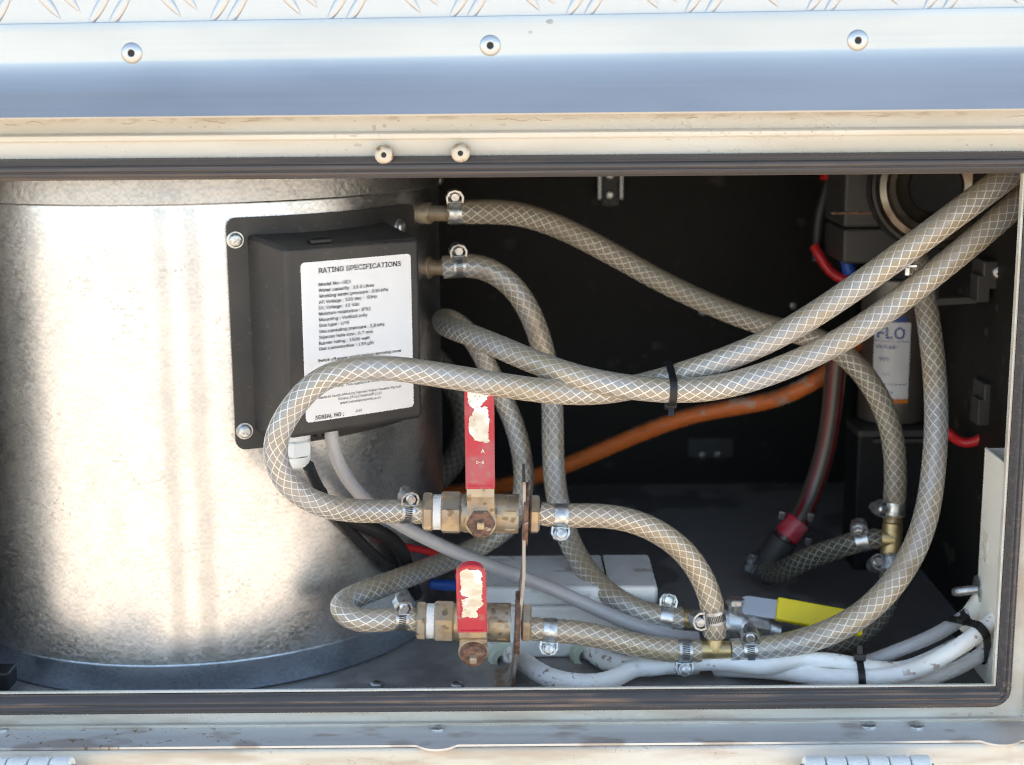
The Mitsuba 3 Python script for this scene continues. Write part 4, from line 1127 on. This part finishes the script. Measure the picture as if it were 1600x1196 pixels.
zz = lambda row: at(1390, row, yp)[2]
obj(pu + '__label_text', cat(wtext('FLO', .0095, lb - .005, zz(530)), wtext('ON PUMP', .0028, lb - .0115, zz(546)), wtext('CITY', .0028, lb - .017, zz(565)), wtext('12 V', .0022, lb - .016, zz(588), False), wtext('CA', .0022, lb - .013, zz(616), False),
                             wrap(bx(la, lb - .0005, zz(535), zz(534.2)), 0, .0004), wrap(bx(la, lb - .0005, zz(602), zz(601.2)), 0, .0004)), 'm_label_blue', label='dark blue lettering on the pump label')
obj(pu + '__mounting_foot', cat(rbox(.10, .05, .006, .001, at(1420, 668, yp + .01)), rbox(.085, .05, .004, .001, at(1430, 679, yp + .01))), 'm_dark_grey', 30)
obj(pu + '__housing', cat(rbox(.05, .10, .052, .003, at(1345, 300, .33)), rbox(.07, .10, .030, .003, at(1360, 375, .335)), rbox(.058, .06, .085, .004, at(1420, 500, .345) + np.array([0, 0, .045]))), 'm_dark_grey', 30)
obj(pu + '__rust_edge', rbox(.048, .004, .0022, .0006, at(1343, 333, .281)), 'm_rust', 30)
obj(pu + '__stand', rbox(.085, .05, bz0 - FZ - .012, .003, (pc[0] + .012, pc[1] + .02, (bz0 - .01 + FZ) / 2)), 'm_black', 30)


def mount(px0, py0, px1, py1, y, lab, sx, sy):
    k = name('mount_block')
    tag(k, lab, 'mount', 'dark mounting blocks on the right wall')
    a, b = at(px0, py0, y), at(px1, py1, y)
    obj(k + '__block', rbox(b[0] - a[0] + .02, .03, a[2] - b[2], .002, ((a[0] + b[0]) / 2 + .01, y + .015, (a[2] + b[2]) / 2)), 'm_dark_grey', 30)
    obj(k + '__screw', put(screw_head(.0058, .003), frame(at(sx, sy, y - .0002), (-.2, -1, 0))), 'm_steel_dull', 40)
    obj(k + '__lug', rbox(.010, .02, .021, .001, at(px0 - 6, py1 - 3, y + .01)), 'm_dark_grey', 30)


mount(1537, 408, 1600, 452, .16, 'dark mounting block with a screw, upper one at the right jamb', 1562, 425)
mount(1538, 600, 1600, 644, .16, 'dark mounting block with a screw, lower one at the right jamb', 1568, 614)
k = 'finned_radiator'
tag(k, 'black finned heat sink between the two mounting blocks', 'heat sink')
a, b = at(1548, 462, .20), at(1600, 594, .20)
for i in range(14):
    z = a[2] + (b[2] - a[2]) * (i + .5) / 14
    obj(k + '__fin', rbox(b[0] - a[0] + .03, .04, .0018, .0005, ((a[0] + b[0]) / 2 + .015, .22, z)), 'm_black')
obj(k + '__core', slab(a[0] + .006, b[0] + .03, .205, .26, b[2], a[2]), 'm_black')
obj('strap', bar(at(1430, 474, .25), at(1545, 468, .20), .006, .006, .001, (0, -1, .1), .0008), 'm_dark_grey', 30, label='narrow dark metal strap behind the rising hose at the right', cat='strap')

cl_ = at(1417, 424, .048)
obj('wire_clip', cat(rbox(.0035, .004, .006, .0008, cl_), rbox(.008, .003, .002, .0006, cl_ + np.array([.003, .001, .0035]))), 'm_zinc', 40, label='tiny steel clip wedged between the two crossing hoses', cat='clip')
# wiring at the back right
tube_thing('wire_loom', [(1298, 262, .36, .0050), (1290, 300, .36, .0062), (1281, 335, .36, .0066), (1276, 375, .36, .0056), (1274, 408, .36, .005)], .006, 'm_black', 'black taped wire loom hanging from the ceiling near the pump', 'wire')
tube_thing('red_wire', [(1302, 250, .36), (1296, 266, .358), (1292, 282, .356)], .0066, 'm_red_wire', 'short red cable end at the ceiling above the black loom', 'wire')
tube_thing('red_wire', [(1272, 385, .35), (1282, 403, .345), (1298, 425, .34), (1318, 437, .335), (1345, 440, .34)], .0042, 'm_red_wire', 'bright red wire curving beside the blue connector', 'wire')
tube_thing('red_wire', [(1328, 262, .34), (1318, 290, .34), (1310, 322, .34)], .0028, 'm_red_wire', 'thin red wire left of the motor housing', 'wire')
tube_thing('black_wire', [(1310, 318, .34), (1309, 355, .34), (1316, 398, .335)], .0032, 'm_dark_grey', 'thin dark wire leading down to the blue connector', 'wire')
tube_thing('blue_connector', [(1317, 394, .335, .0052), (1320, 402, .335, .0060), (1323, 412, .335, .0052), (1326, 422, .335, .0060), (1328, 428, .335, .005)], .006, 'm_blue', 'bright blue crimp connector near the pump', 'connector')
tube_thing('red_wire', [(1470, 664, .20), (1488, 682, .20), (1508, 692, .19), (1530, 687, .185), (1546, 670, .18), (1549, 650, .18)], .0040, 'm_red_wire', 'red wire looping below the lower mounting block', 'wire')
tube_thing('dark_red_wire', [(1395, 455, .34), (1380, 470, .33), (1340, 510, .34), (1325, 560, .34)], .0045, 'm_stripe', 'dark red cable crossing behind the pair of hoses', 'wire')

# red band with little clips on the striped hose
rb_ = 'red_clip'
tag(rb_, 'red plastic clip on the striped hose near the floor', 'clip')
o, r, x = near('striped_hose', 1238, 828)
obj(rb_ + '__band', put(lathe([(.0090, -.009), (.0108, -.009), (.0114, -.0075), (.0114, .0075), (.0108, .009), (.0090, .009)], 32), frame(o, x)), 'm_red', 40)
obj(rb_ + '__elbow', cat(cyl(at(1226, 842, .266), at(1200, 880, .268), .0125, 28), cyl(at(1203, 872, .268), at(1188, 900, .272), .013, 28)), 'm_dark_grey', 40)
for px, py in ((1221, 805), (1266, 808), (1262, 846)):
    obj(rb_ + '__clip_end', put(rbox(.006, .006, .008, .001), frame(at(px, py, .268), (0.2, -.1, 1))), 'm_steel_dull', 30)

# ceiling bracket and bolts on the back wall
cbk = 'ceiling_bracket'
tag(cbk, 'small steel hook bracket hanging from the ceiling at the back', 'bracket')
y = .60
for px in (937, 971):
    obj(cbk + '__arm', rbox(.004, .006, at(px, 240, y)[2] - at(px, 312, y)[2], .001, (at(px, 276, y)[0], y, (at(px, 240, y)[2] + at(px, 312, y)[2]) / 2)), 'm_steel_dull', 30)
obj(cbk + '__plate', rbox(.018, .003, .060, .001, at(954, 278, y + .01)), 'm_dark_grey', 30)
for py in (274, 305):
    obj(cbk + '__bolt', put(screw_head(.0052, .003), frame(at(953, py, y + .008), (0, -1, 0))), 'm_zinc', 40)
for px, py, lab in ((1098, 712, 'pale bolt on the back wall below the orange hose, left of two'), (1122, 711, 'pale bolt on the back wall below the orange hose, right of two'), (1098, 488, 'pale bolt on the back wall under the dusty hose'), (1240, 478, 'pale bolt on the back wall near the crossing hoses')):
    obj(name('wall_bolt'), put(screw_head(.0050, .003), frame(at(px, py, BACK - .0005), (0, -1, 0))), 'm_steel_dull', 40, None, lab, 'bolt', 'bolts on the back wall')
obj('wall_strip', rbox(.05, .003, .022, .001, at(1110, 700, BACK - .0015)), 'm_dark_grey', 30, label='dark plate on the back wall behind the two bolts', cat='plate')
obj('corner_block', rbox(.016, .02, .014, .002, at(4, 1058, .055)), 'm_black', 40, label='small black rubber block at the bottom left of the drum', cat='block')
# little brass terminal between the crossing hoses
obj('pipe_stub', cat(cyl(at(1066, 966, .10), at(1082, 968, .10), .0072)), 'm_brass_clean', 40, label='short brass stub between the hose end and the yellow valve', cat='pipe')
